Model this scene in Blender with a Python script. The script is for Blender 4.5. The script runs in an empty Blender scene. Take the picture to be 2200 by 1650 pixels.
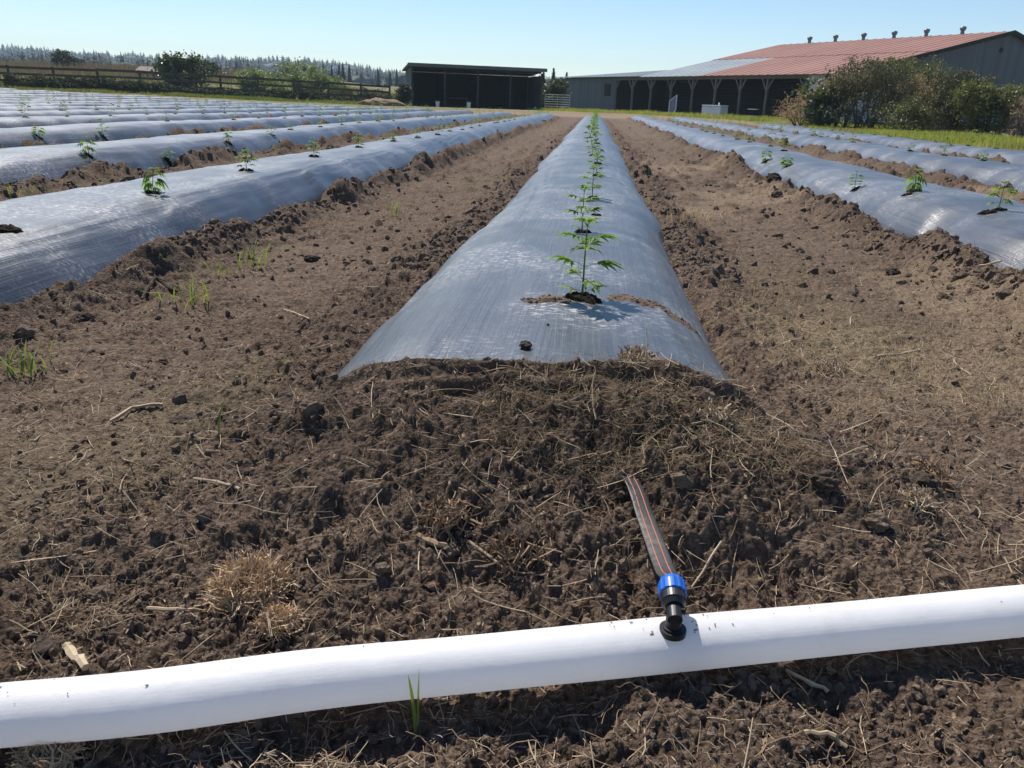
import bpy, math, random
import numpy as np
from mathutils import Vector, Matrix
random.seed(7); rng = np.random.default_rng(11)
sc = bpy.context.scene; col = sc.collection
R = math.radians
# ------------------------------------------------------------------ camera
F_PX = 1700.0; CX, CY = 1100.0, 825.0; CAM_H = 0.65; ROLL = 0.035
_c, _s = math.cos(ROLL), math.sin(ROLL)
def _lev(x, y):
    dx, dy = x - CX, y - CY
    return _c*dx + _s*dy, -_s*dx + _c*dy
_X, _Y = _lev(1280, 225)
PITCH = math.atan2(-_Y, F_PX)
YAW = math.atan2(_X/F_PX, math.cos(PITCH) - _Y/F_PX*math.sin(PITCH))
_R0 = Vector((math.cos(YAW), math.sin(YAW), 0)); _G = Vector((-math.sin(YAW), math.cos(YAW), 0)); _Z = Vector((0, 0, 1))
_F = _G*math.cos(PITCH) - _Z*math.sin(PITCH); _U = _G*math.sin(PITCH) + _Z*math.cos(PITCH)
_RR = _c*_R0 + _s*_U; _UU = -_s*_R0 + _c*_U
cd = bpy.data.cameras.new('camera'); cam = bpy.data.objects.new('camera', cd); col.objects.link(cam)
cam.matrix_world = Matrix(((_RR.x, _UU.x, -_F.x, 0), (_RR.y, _UU.y, -_F.y, 0), (_RR.z, _UU.z, -_F.z, CAM_H), (0, 0, 0, 1)))
cd.sensor_width = 36; cd.lens = 36*F_PX/2200; cd.clip_start = 0.02; cd.clip_end = 6000
sc.camera = cam
def ray(px, py):
    X, Y = _lev(px, py)
    return (_R0*X - _U*Y + _F*F_PX)/F_PX          # depth-1 vector
def W(px, py, z=0.0):                               # pixel of the photograph -> point at height z
    r = ray(px, py); t = (z-CAM_H)/r.z
    return Vector((0, 0, CAM_H)) + r*t
def AT(px, py, depth):
    return Vector((0, 0, CAM_H)) + ray(px, py)*depth
# ------------------------------------------------------------------ light
SUN_EL, SUN_AZ = R(53), R(-33)                      # azimuth from +Y towards +X
sd = Vector((math.sin(SUN_AZ)*math.cos(SUN_EL), math.cos(SUN_AZ)*math.cos(SUN_EL), math.sin(SUN_EL)))
w = bpy.data.worlds.new("World"); sc.world = w; w.use_nodes = True
nt = w.node_tree; bg = nt.nodes['Background']; sky = nt.nodes.new('ShaderNodeTexSky')
sky.sky_type = 'NISHITA'; sky.sun_disc = False; sky.sun_elevation = SUN_EL; sky.sun_rotation = SUN_AZ
sky.air_density = 1.0; sky.dust_density = 0.0; sky.ozone_density = 1.0; sky.altitude = 30
hs = nt.nodes.new('ShaderNodeHueSaturation'); hs.inputs['Saturation'].default_value = 1.15; hs.inputs['Hue'].default_value = .502
tn = nt.nodes.new('ShaderNodeMixRGB'); tn.blend_type = 'MULTIPLY'; tn.inputs[0].default_value = 1; tn.inputs[2].default_value = (.93, .975, 1.05, 1); nt.links.new(sky.outputs[0], tn.inputs[1]); nt.links.new(tn.outputs[0], hs.inputs['Color']); nt.links.new(hs.outputs[0], bg.inputs[0]); bg.inputs[1].default_value = 0.088
ld = bpy.data.lights.new('sun', 'SUN'); ld.energy = 5.0; ld.angle = R(0.5); ld.color = (1, .94, .85)
so = bpy.data.objects.new('sun', ld); col.objects.link(so); so.location = (-20, 40, 40)
so.rotation_euler = sd.to_track_quat('Z', 'Y').to_euler()
sc.view_settings.view_transform = 'Standard'; sc.view_settings.look = 'None'
sc.view_settings.exposure = 0.50; sc.view_settings.gamma = 1.0; sc.view_settings.use_curve_mapping = False
# ------------------------------------------------------------------ noise
def _h(ix, iy, seed):
    h = (ix.astype(np.int64)*374761393 + iy.astype(np.int64)*668265263 + seed*1442695041) & 0xffffffff
    h = ((h ^ (h >> 13))*1274126177) & 0xffffffff
    h = (h ^ (h >> 16)) & 0xffffffff
    return h.astype(np.float64)/4294967295.0
def vn(x, y, seed=0):
    ix = np.floor(x); iy = np.floor(y); fx = x-ix; fy = y-iy
    fx = fx*fx*fx*(fx*(fx*6-15)+10); fy = fy*fy*fy*(fy*(fy*6-15)+10)
    a = _h(ix, iy, seed); b = _h(ix+1, iy, seed); c = _h(ix, iy+1, seed); d = _h(ix+1, iy+1, seed)
    return (a+(b-a)*fx+(c-a)*fy+(a-b-c+d)*fx*fy)*2-1
def fbm(x, y, seed=0, o=4, g=.5):
    r = 0; a = 1; t = 0
    for i in range(o):
        r = r + a*vn(x*2**i+i*17.3, y*2**i-i*9.1, seed+i*7); t += a; a *= g
    return r/t
def clods(x, y, cell, seed, dens=.6, rmin=.2, rmax=.5):
    gx = x/cell; gy = y/cell; ix = np.floor(gx); iy = np.floor(gy); out = np.zeros_like(gx)
    for dx in (-1, 0, 1):
        for dy in (-1, 0, 1):
            jx, jy = ix+dx, iy+dy
            k = _h(jx, jy, seed+3)
            r = np.where(k < dens, rmin+(rmax-rmin)*_h(jx, jy, seed+4)**2, 0)
            d2 = (gx-jx-_h(jx, jy, seed+1))**2 + (gy-jy-_h(jx, jy, seed+2))**2
            out = np.maximum(out, np.sqrt(np.maximum(r*r-d2, 0)))
    return out*cell
def sm(x, a, b):
    t = np.clip((x-a)/(b-a), 0, 1); return t*t*(3-2*t)
# ------------------------------------------------------------------ land form
SP = 2.07
KMIN, KMAX = -15, 3
CK = {k: -.065+SP*k for k in range(KMIN, KMAX+1)}
CK.update({-1: -2.21, -2: -4.18, 1: 2.2, 2: 4.24, 3: 6.32})
CKa = np.array([CK[k] for k in range(KMIN, KMAX+1)])
YEND = {k: 40.0 for k in CK}; YEND.update({1: 42, 2: 43, 3: 31, 0: 39.5, -1: 38.5, -2: 38.5, -3: 40, -4: 41})
for k in range(-15, -6): YEND[k] = 42 + .3*(k+6)
YE = np.array([YEND[k] for k in range(KMIN, KMAX+1)])
Y0 = 1.45
def T(x, y):                                        # broad terrain
    x = np.asarray(x, float); y = np.asarray(y, float)
    t = .15*sm(y, 40, 54) + .28*sm(-x, 14, 33)*sm(y, 12, 40)
    t = t + 2.4*sm(y+.35*(-x-20), 62, 125)*sm(-x, 5, 45)
    t = t + .2*sm(y, 62, 80)*sm(x, -8, 4)*0
    t = t + 5*sm(y, 200, 900)
    return t
def bedinfo(x, y):
    k = np.clip(np.round((x+.065)/SP), KMIN, KMAX).astype(int)
    i = k-KMIN
    c = CKa[i] + .035*vn(y*.35, k*3.1, 5) + .02*vn(y*1.1, k*5.7, 6)
    dx = x-c
    E = sm(y, Y0-.18, Y0-.10)*(1-sm(y, YE[i]-.1, YE[i]+.25))
    return k, dx, E
def film_h(dx, y, k, E, fine=True):                 # film surface height above terrain
    hw = np.where(k == 0, .474+.006*(1-sm(y, 1.45, 2.1)), .50) + np.where(k == 0, .016, .035)*vn(y*1.3, k*7.7, 12) + np.where(k == 0, .010, .022)*vn(y*3.3, k*2.7+np.sign(dx)*3, 13)
    t = np.clip(np.abs(dx)/hw, 0, 1.15)
    prof = 1-np.clip(t, 0, 1)**4.0
    prof = np.clip(prof, 0, 1)**.85-.05*np.clip(t, 0, 1)**2
    H = np.where(k == 0, .172, .205) + .016*vn(y*.8, k*4.4, 14)
    z = H*prof - np.clip(t-1, 0, 1)*.25
    # sags and puckers on the shoulders
    side = sm(t, .45, .8)*(1-sm(t, .97, 1.06))
    p = vn(y*3.2+t*1.3, k*9.1+np.sign(dx)*2.2, 15)
    z = z - side*.022*np.clip(p+.15, 0, 1)*np.where(k == 0, .55, 1.15)
    z = z + .005*vn(y*4+dx*2, dx*7+k*3, 16)*(1-sm(t, .8, 1))
    return z*E - (1-E)*.06
def soil(x, y, micro=True, want=False):
    x = np.asarray(x, float); y = np.asarray(y, float)
    t = T(x, y)
    k, dx, E = bedinfo(x, y)
    ad = np.abs(dx)
    infield = (x > CKa[0]-1.1)*(x < CKa[-1]+.9)
    fz = film_h(dx, y, k, E)
    near = 1-sm(y, 10, 26)
    # ridges of loose soil along both bed edges
    b = vn(y*2.1, k*3+np.sign(dx)*11, 21); b2 = vn(y*7, k*5+np.sign(dx)*7, 22)
    amp = np.maximum(.062 + .055*b + .03*b2, .012)*(1+.25*(np.abs(k) > 0))*np.where((k == 0), .62, 1.0)
    bc = .56 + .02*b2
    berm = amp*np.exp(-((ad-bc)/(.10+.02*b))**2)
    track = -.02*np.exp(-((ad-1.03)/.28)**2) + .012*fbm(x*2.3, y*.9, 23, 3)
    berm = berm*np.where(k == 0, .12+.88*sm(y, 1.6, 3.2), 1)
    base = berm*E*infield + track*infield*(E*.8+.2)
    # heap of soil closing the near end of each bed
    e = Y0 - .072 + .028*vn(x*4.3, k*2., 31) + .012*vn(x*17, k*2., 37) + .02*np.clip(ad/.5, 0, 1.2)**3 + .015*vn(x*13, k*2., 32)
    lat = 1-sm(ad+.05*vn(x*5, y*5, 33), .25, .86)
    up = sm(y, .88, 1.38)
    Hh = .160 + .020*np.exp(-((x-.16)/.12)**2) - .01*sm(-dx, .2, .5)
    heap = Hh*up*lat*(1-sm(y, e, e+.07))*infield
    under = np.minimum(fz-.035, .3)
    cover = sm(ad+.02*vn(x*9, y*9, 34), .395, .455)
    zin = np.where(E > .02, under, -.02)
    past = sm(y, e-.02, e+.06)
    inner = (zin*past + base*(1-past))
    z = base*cover + inner*(1-cover)
    z = np.where(E*infield > 0.001, z, base)
    z = np.maximum(z, 0*z-.2) + heap
    cap = (y < e+.02)*(y > Y0-.25)*(ad < .5)*infield
    z = np.where(cap > 0, np.maximum(z, fz+.007*(1-sm(y, e, e+.02))), z)
    rough = np.clip(.80 + 1.3*np.exp(-((ad-.58)/.16)**2)*E + 1.1*up*lat*(y < 1.62) + .45*sm(1.25-y, 0, .3), 0, 1.35)*infield + .5*(1-infield)
    crest = np.exp(-((y-e)/.10)**2)*(ad < .62)
    rough = rough*(1-.55*crest)
    rough = rough*(.75+.5*(fbm(x*1.7, y*1.7, 35, 2)+.5))
    z0_ = z
    if micro:
        fade = 1-.5*sm(y, 20, 44)
        fade = fade*(x > -.9*y-3)*(x < .75*y+2.6)*(y > .2)
        m = .028*fbm(x*9, y*9, 41, 3) + .017*fbm(x*31, y*31, 42, 4, .62)
        cl = clods(x, y, .085, 51, .3)*.8 + clods(x, y, .036, 52, .4)*.45*sm(fbm(x*7, y*7, 59, 2), -.3, .3)
        fine = clods(x, y, .015, 53, .55)*.9*(y < 9) + clods(x, y, .026, 54, .35)*.4 + .0035*fbm(x*110, y*110, 43, 2)*(y < 6)
        far_ = (clods(x, y, .16, 56, .3)*.7 + clods(x, y, .09, 57, .4)*.6)*sm(y, 4, 9)*(.5+.5*rough) 
        z = z + far_*fade*np.where(inner*(1-cover)*past > .02, .0, 1) - .03*np.clip(fbm(x*5, y*5, 58, 2), 0, 1)*sm(heap, .01, .08)*(1-crest)*(ad < .9)*(y < 1.28)
        z = z + fade*(m*rough*.75 + (cl-.006)*rough*.42*sm(fbm(x*3, y*3, 44, 2), -.35, .4) + (fine-.004)*(.45+.38*rough))*np.where(inner*(1-cover)*past > .02, .0, 1)
    z = np.where(cap > 0, np.maximum(z, fz+.003*(1-sm(y, e, e+.02))), z)
    z = z + t
    if want: return z, k, dx, E, rough, heap
    return z
def film(x, y):
    k, dx, E = bedinfo(np.asarray(x, float), np.asarray(y, float))
    return film_h(dx, np.asarray(y, float), k, E) + T(x, y)
def sz(x, y, micro=True): return float(soil(np.array([float(x)]), np.array([float(y)]), micro)[0])
def top(x, y): return max(sz(x, y), float(film(np.array([float(x)]), np.array([float(y)]))[0]))
# ------------------------------------------------------------------ mesh helpers
def mk(name, V, F, m, parent=None, smooth=False, attr=None, loc=None):
    me = bpy.data.meshes.new(name)
    V = np.asarray(V, np.float32).reshape(-1, 3)
    if isinstance(F, np.ndarray) and F.ndim == 2:
        n, s = F.shape
        me.vertices.add(len(V)); me.vertices.foreach_set('co', V.ravel())
        me.loops.add(n*s); me.loops.foreach_set('vertex_index', F.astype(np.int32).ravel())
        me.polygons.add(n); me.polygons.foreach_set('loop_start', np.arange(0, n*s, s, dtype=np.int32))
        me.update(calc_edges=True)
    else:
        me.from_pydata(V.tolist(), [], F); me.update()
    me.polygons.foreach_set('use_smooth', [smooth]*len(me.polygons))
    if attr is not None:
        a = me.color_attributes.new('tone', 'FLOAT_COLOR', 'POINT')
        a.data.foreach_set('color', np.asarray(attr, np.float32).ravel())
    for mm in (m if isinstance(m, (list, tuple)) else [m]): me.materials.append(mm)
    me.validate()
    o = bpy.data.objects.new(name, me); col.objects.link(o)
    if parent: o.parent = parent
    if loc is not None: o.location = loc
    return o
def tag(o, label=None, cat=None, group=None, kind=None):
    if label: o['label'] = label
    if cat: o['category'] = cat
    if group: o['group'] = group
    if kind: o['kind'] = kind
    return o
def empty(name, loc, rz=0, **kw):
    o = bpy.data.objects.new(name, None); col.objects.link(o); o.location = loc; o.rotation_euler = (0, 0, rz)
    o.empty_display_size = .1
    return tag(o, **kw)
class G:
    """collects pieces of ONE mesh"""
    def __init__(s): s.V = []; s.F = []; s.n = 0
    def add(s, V, F):
        V = np.asarray(V, float).reshape(-1, 3)
        s.V.append(V); s.F += [tuple(int(i)+s.n for i in f) for f in F]; s.n += len(V); return s
    def box(s, c, d, M=None, bev=0):
        x, y, z = [a/2 for a in d]
        P = np.array([(sx*x, sy*y, sz_*z) for sx in (-1, 1) for sy in (-1, 1) for sz_ in (-1, 1)])
        if M is not None: P = P @ np.array(M).T
        return s.add(P+np.array(c), [(0, 1, 3, 2), (4, 6, 7, 5), (0, 4, 5, 1), (2, 3, 7, 6), (0, 2, 6, 4), (1, 5, 7, 3)])
    def beam(s, a, b, wd, ht):
        a = Vector(a); b = Vector(b); d = (b-a); L = d.length; q = d.to_track_quat('Y', 'Z').to_matrix()
        return s.box((a+b)/2, (wd, L, ht), [list(r) for r in q])
    def tube(s, P, r, n=8, cap=True):
        P = [Vector(p) for p in P]; rs = r if hasattr(r, '__len__') else [r]*len(P)
        V = []; F = []; up = None
        for i, p in enumerate(P):
            t = (P[min(i+1, len(P)-1)]-P[max(i-1, 0)]).normalized()
            if up is None: up = t.orthogonal().normalized()
            else: up = (up - t*up.dot(t)); up = up.normalized() if up.length > 1e-6 else t.orthogonal().normalized()
            sd_ = t.cross(up)
            for j in range(n):
                a = 2*math.pi*j/n; V.append(p+(up*math.cos(a)+sd_*math.sin(a))*rs[i])
        for i in range(len(P)-1):
            for j in range(n): F.append((i*n+j, i*n+(j+1) % n, (i+1)*n+(j+1) % n, (i+1)*n+j))
        if cap: F.append(tuple(range(n))[::-1]); F.append(tuple((len(P)-1)*n+j for j in range(n)))
        return s.add([tuple(v) for v in V], F)
    def build(s, name, m, parent=None, smooth=False, loc=None):
        V = np.concatenate(s.V) if s.V else np.zeros((0, 3))
        if loc is not None: V = V-np.array(loc)
        return mk(name, V, s.F, m, parent, smooth, loc=loc)
def ico(sub=1):
    import bmesh
    bm = bmesh.new(); bmesh.ops.create_icosphere(bm, subdivisions=sub, radius=1)
    V = np.array([v.co[:] for v in bm.verts]); F = np.array([[v.index for v in f.verts] for f in bm.faces]); bm.free(); return V, F
def lump(sub, seed, am=.28, fr=1.6):
    V, F = ico(sub)
    n = vn(V[:, 0]*fr+seed*3.7, V[:, 1]*fr+V[:, 2]*fr*1.3, seed)+.5*vn(V[:, 1]*fr*2.3+seed, V[:, 2]*fr*2.1+V[:, 0], seed+5)+.3*vn(V[:, 0]*fr*5+seed, V[:, 2]*fr*5+V[:, 1]*3, seed+9)
    return V*(1+am*n)[:, None], F
def scatter(name, temps, pos, scl, rots, m, **kw):       # many small pieces joined as one stuff mesh
    Vs = []; Fs = []; n = 0
    for i in range(len(pos)):
        V, F = temps[i % len(temps)]
        Vs.append((V*scl[i]) @ rots[i].T + pos[i]); Fs.append(F+n); n += len(V)
    return mk(name, np.concatenate(Vs), np.concatenate(Fs), m, **kw)
def rot(ax, ay, az):
    ca, sa, cb, sb, cc, s2 = math.cos(ax), math.sin(ax), math.cos(ay), math.sin(ay), math.cos(az), math.sin(az)
    return np.array([[cc, -s2, 0], [s2, cc, 0], [0, 0, 1]]) @ np.array([[cb, 0, sb], [0, 1, 0], [-sb, 0, cb]]) @ np.array([[1, 0, 0], [0, ca, -sa], [0, sa, ca]])
# ------------------------------------------------------------------ materials
def mat(name):
    m = bpy.data.materials.new(name); m.use_nodes = True
    return m, m.node_tree, m.node_tree.nodes['Principled BSDF']
def nd(t, typ, **kw):
    n = t.nodes.new(typ)
    for k, v in kw.items():
        if k.startswith('i_'): n.inputs[k[2:]].default_value = v
        else: setattr(n, k, v)
    return n
def ramp(t, src, stops):
    r = nd(t, 'ShaderNodeValToRGB'); e = r.color_ramp.elements
    while len(e) < len(stops): e.new(.5)
    for el, (p, c) in zip(e, stops): el.position = p; el.color = (*c, 1)
    t.links.new(src, r.inputs[0]); return r
def simple(name, c1, c2=None, scale=8, rough=.8, bump=.0, bscale=60, metal=0, spec=.3, stretch=None, transl=0, tint=(1.7, 1.6, .7, 1)):
    m, t, p = mat(name)
    p.inputs['Roughness'].default_value = rough; p.inputs['Metallic'].default_value = metal; p.inputs['Specular IOR Level'].default_value = spec
    tc = nd(t, 'ShaderNodeTexCoord'); src = tc.outputs['Object']
    if stretch:
        mp = nd(t, 'ShaderNodeMapping'); mp.inputs['Scale'].default_value = stretch; t.links.new(src, mp.inputs[0]); src = mp.outputs[0]
    n = nd(t, 'ShaderNodeTexNoise', i_Scale=scale, i_Detail=5.0, i_Roughness=.6); t.links.new(src, n.inputs['Vector'])
    r = ramp(t, n.outputs[0], [(.3, c1), (.7, c2 or c1)]); t.links.new(r.outputs[0], p.inputs['Base Color'])
    if bump:
        n2 = nd(t, 'ShaderNodeTexNoise', i_Scale=bscale, i_Detail=4.0); t.links.new(src, n2.inputs['Vector'])
        b = nd(t, 'ShaderNodeBump', i_Strength=bump, i_Distance=.01); t.links.new(n2.outputs[0], b.inputs['Height']); t.links.new(b.outputs[0], p.inputs['Normal'])
    if transl:
        tr = nd(t, 'ShaderNodeBsdfTranslucent'); mx = nd(t, 'ShaderNodeMixShader'); mx.inputs[0].default_value = transl
        g = nd(t, 'ShaderNodeMixRGB', blend_type='MULTIPLY'); g.inputs[0].default_value = 1; g.inputs[2].default_value = tint
        t.links.new(r.outputs[0], g.inputs[1]); t.links.new(g.outputs[0], tr.inputs[0])
        out = t.nodes['Material Output']; t.links.new(p.outputs[0], mx.inputs[1]); t.links.new(tr.outputs[0], mx.inputs[2]); t.links.new(mx.outputs[0], out.inputs[0])
    return m
def soil_mat():
    m, t, p = mat('soil'); p.inputs['Roughness'].default_value = .95; p.inputs['Specular IOR Level'].default_value = .12
    L = t.links.new; tc = nd(t, 'ShaderNodeTexCoord'); P = tc.outputs['Object']
    n1 = nd(t, 'ShaderNodeTexNoise', i_Scale=1.6, i_Detail=6.0, i_Roughness=.62); L(P, n1.inputs['Vector'])
    n2 = nd(t, 'ShaderNodeTexNoise', i_Scale=70., i_Detail=5.0, i_Roughness=.7); L(P, n2.inputs['Vector'])
    dry = ramp(t, n2.outputs[0], [(.30, (.062, .042, .030)), (.52, (.130, .091, .065)), (.74, (.232, .173, .126))])
    moist = ramp(t, n2.outputs[0], [(.30, (.032, .022, .016)), (.55, (.087, .060, .044)), (.78, (.185, .136, .100))])
    grass = ramp(t, n2.outputs[0], [(.3, (.075, .085, .028)), (.7, (.19, .17, .07))])
    tan = ramp(t, n2.outputs[0], [(.3, (.17, .12, .078)), (.7, (.31, .235, .16))])
    at = nd(t, 'ShaderNodeAttribute', attribute_name='tone'); sp = nd(t, 'ShaderNodeSeparateColor'); L(at.outputs['Color'], sp.inputs[0])
    ad = nd(t, 'ShaderNodeMath', operation='MULTIPLY_ADD'); ad.inputs[1].default_value = 1.6; ad.inputs[2].default_value = -.82; L(n1.outputs[0], ad.inputs[0])
    a2 = nd(t, 'ShaderNodeMath', operation='ADD', use_clamp=True); L(ad.outputs[0], a2.inputs[0]); L(sp.outputs[0], a2.inputs[1])
    m1 = nd(t, 'ShaderNodeMixRGB'); L(a2.outputs[0], m1.inputs[0]); L(dry.outputs[0], m1.inputs[1]); L(moist.outputs[0], m1.inputs[2])
    m2 = nd(t, 'ShaderNodeMixRGB'); L(sp.outputs[2], m2.inputs[0]); L(m1.outputs[0], m2.inputs[1]); L(tan.outputs[0], m2.inputs[2])
    m3 = nd(t, 'ShaderNodeMixRGB'); L(sp.outputs[1], m3.inputs[0]); L(m2.outputs[0], m3.inputs[1]); L(grass.outputs[0], m3.inputs[2])
    # pale flecks of chaff and grit
    v = nd(t, 'ShaderNodeTexVoronoi', i_Scale=95.); mp = nd(t, 'ShaderNodeMapping'); mp.inputs['Scale'].default_value = (1, .55, 1); mp.inputs['Rotation'].default_value = (0, 0, .6)
    L(P, mp.inputs[0]); L(mp.outputs[0], v.inputs['Vector'])
    fl = nd(t, 'ShaderNodeSeparateColor'); L(v.outputs['Color'], fl.inputs[0])
    c1 = nd(t, 'ShaderNodeMath', operation='GREATER_THAN'); c1.inputs[1].default_value = .93; L(fl.outputs[0], c1.inputs[0])
    c2 = nd(t, 'ShaderNodeMath', operation='LESS_THAN'); c2.inputs[1].default_value = .28; L(v.outputs['Distance'], c2.inputs[0])
    cm = nd(t, 'ShaderNodeMath', operation='MULTIPLY'); L(c1.outputs[0], cm.inputs[0]); L(c2.outputs[0], cm.inputs[1])
    cf = nd(t, 'ShaderNodeMath', operation='MULTIPLY'); cf.inputs[1].default_value = .75; L(cm.outputs[0], cf.inputs[0])
    m4 = nd(t, 'ShaderNodeMixRGB'); L(cf.outputs[0], m4.inputs[0]); L(m3.outputs[0], m4.inputs[1]); m4.inputs[2].default_value = (.36, .27, .17, 1)
    L(m4.outputs[0], p.inputs['Base Color'])
    nb = nd(t, 'ShaderNodeTexNoise', i_Scale=210., i_Detail=5.0, i_Roughness=.65); L(P, nb.inputs['Vector'])
    vb = nd(t, 'ShaderNodeTexVoronoi', i_Scale=150.); L(P, vb.inputs['Vector'])
    vm = nd(t, 'ShaderNodeMath', operation='MULTIPLY_ADD'); vm.inputs[1].default_value = -.8; L(vb.outputs['Distance'], vm.inputs[0]); L(nb.outputs[0], vm.inputs[2])
    b = nd(t, 'ShaderNodeBump', i_Strength=.9, i_Distance=.005); L(vm.outputs[0], b.inputs['Height'])
    nc = nd(t, 'ShaderNodeTexNoise', i_Scale=28., i_Detail=6.0, i_Roughness=.65); L(P, nc.inputs['Vector'])
    b2 = nd(t, 'ShaderNodeBump', i_Strength=.6, i_Distance=.02); L(nc.outputs[0], b2.inputs['Height']); L(b.outputs[0], b2.inputs['Normal'])
    L(b2.outputs[0], p.inputs['Normal'])
    return m
M_SOIL = soil_mat()
def film_mat():
    m, t, p = mat('mulch_film'); L = t.links.new
    tc = nd(t, 'ShaderNodeTexCoord'); P = tc.outputs['Object']
    mp = nd(t, 'ShaderNodeMapping'); mp.inputs['Scale'].default_value = (55, 1.3, 55); L(P, mp.inputs[0])
    ns = nd(t, 'ShaderNodeTexNoise', i_Scale=1., i_Detail=6.0, i_Roughness=.65, i_Distortion=.6); L(mp.outputs[0], ns.inputs['Vector'])
    nl = nd(t, 'ShaderNodeTexNoise', i_Scale=2.6, i_Detail=4.0); L(P, nl.inputs['Vector'])
    # dust haze and dried droplets
    mq = nd(t, 'ShaderNodeMapping'); mq.inputs['Scale'].default_value = (1, 2.1, 1); mq.inputs['Rotation'].default_value = (0, 0, -.35); L(P, mq.inputs[0])
    nv = nd(t, 'ShaderNodeTexNoise', i_Scale=48., i_Detail=2.5, i_Roughness=.6); L(mq.outputs[0], nv.inputs['Vector'])
    drop = ramp(t, nv.outputs[0], [(.52, (0, 0, 0)), (.66, (1, 1, 1))])
    patch = ramp(t, nl.outputs[0], [(.46, (.06, .06, .06)), (.70, (1, 1, 1))])
    mu = nd(t, 'ShaderNodeMath', operation='MULTIPLY'); L(drop.outputs[0], mu.inputs[0]); L(patch.outputs[0], mu.inputs[1])
    mu2 = nd(t, 'ShaderNodeMath', operation='MULTIPLY'); mu2.inputs[1].default_value = .8; L(mu.outputs[0], mu2.inputs[0])
    base = ramp(t, nl.outputs[0], [(.3, (.030, .032, .037)), (.7, (.085, .088, .096))])
    mx = nd(t, 'ShaderNodeMixRGB'); L(mu2.outputs[0], mx.inputs[0]); L(base.outputs[0], mx.inputs[1]); mx.inputs[2].default_value = (.40, .40, .40, 1)
    L(mx.outputs[0], p.inputs['Base Color'])
    rr = nd(t, 'ShaderNodeMapRange'); rr.inputs[3].default_value = .36; rr.inputs[4].default_value = .66; L(mu.outputs[0], rr.inputs[0]); L(rr.outputs[0], p.inputs['Roughness'])
    p.inputs['Specular IOR Level'].default_value = .75
    b = nd(t, 'ShaderNodeBump', i_Strength=.50, i_Distance=.006); L(ns.outputs[0], b.inputs['Height'])
    b2 = nd(t, 'ShaderNodeBump', i_Strength=.35, i_Distance=.003); L(nv.outputs[0], b2.inputs['Height']); L(b.outputs[0], b2.inputs['Normal'])
    L(b2.outputs[0], p.inputs['Normal'])
    return m
M_FILM = film_mat()
M_CLOD = simple('clod_soil', (.080, .056, .041), (.20, .147, .107), 45, .95, 1.0, 150, spec=.12)
M_BLACKCLOD = simple('dark_clod', (.03, .022, .017), (.095, .07, .053), 60, .9, .8, 150, spec=.15)
M_HOLE = simple('hole_soil', (.012, .009, .007), (.035, .025, .018), 60, .95, .8, 120, spec=.1)
M_STRAW = simple('straw', (.27, .195, .115), (.60, .48, .33), 14, .7, transl=.15, tint=(1.1, 1, .8, 1))
M_FIBRE = simple('tan_fibre', (.42, .29, .17), (.72, .56, .37), 40, .8, transl=.25, tint=(1.1, 1, .8, 1))
M_ROOT = simple('root', (.16, .10, .06), (.34, .23, .14), 20, .8)
M_LEAF = simple('hemp_leaf', (.085, .18, .028), (.15, .26, .05), 30, .55, spec=.35, transl=.5)
M_LEAFY = simple('hemp_leaf_yellow', (.19, .24, .04), (.30, .33, .07), 30, .55, transl=.45)
M_STEM = simple('hemp_stem', (.10, .16, .045), (.14, .19, .06), 30, .6)
M_GRASSY = simple('grass_blade', (.10, .15, .035), (.19, .24, .07), 6, .6, transl=.4)
M_DRYG = simple('dry_grass', (.31, .235, .13), (.50, .39, .235), 6, .75, transl=.3, tint=(1.15, 1, .75, 1))
# ------------------------------------------------------------------ ground sheet
ys = [.30]
while ys[-1] < 46: ys.append(ys[-1] + .0023*ys[-1]*(1+.1*ys[-1]))
ys = np.array([-400, -150, -60, -25, -10, -5, -2.5, -1.2, -.6, -.3, -.1, .05, .15, .22, .26] + ys + [47, 48, 49.5, 51, 53, 55, 58, 61, 64, 68, 72, 77, 82, 88, 95, 103, 112, 122, 135, 150, 170, 200, 250, 320, 420, 560, 750, 1000, 1500, 2500, 4500])
t0 = np.linspace(0, 1, 980)
def colx(y):
    yy = np.clip(y, .35, 52)
    l = -(.80*yy+.12); r = .60*yy+.16
    mid = l+(r-l)*t0
    ml = l-np.array([3000, 1200, 500, 220, 100, 50, 25, 12, 6, 4, 3, 2.4, 2.0] + list(np.linspace(1.7, .04, 40)))
    mr = r+np.array(list(np.linspace(.04, 1.7, 40))+[2, 2.4, 3, 4, 6, 12, 25, 50, 100, 220, 500, 1200, 3000])
    if y > 52 or y < .26: pass
    return np.concatenate([ml, mid, mr])
XX = np.stack([colx(y) for y in ys]); YY = np.repeat(ys[:, None], XX.shape[1], 1)
ny, nx = XX.shape
xf, yf = XX.ravel(), YY.ravel()
zf, kf, dxf, Ef, rf, hf = soil(xf, yf, True, True)
tailmask = (np.arange(nx) < 13) | (np.arange(nx) >= nx-13)
zf = zf.reshape(ny, nx); zf[:, tailmask] = T(XX[:, tailmask], YY[:, tailmask])-.02; zf = zf.ravel()
idx = np.arange(ny*nx).reshape(ny, nx)
FQ = np.stack([idx[:-1, :-1], idx[:-1, 1:], idx[1:, 1:], idx[1:, :-1]], -1).reshape(-1, 4)
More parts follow.
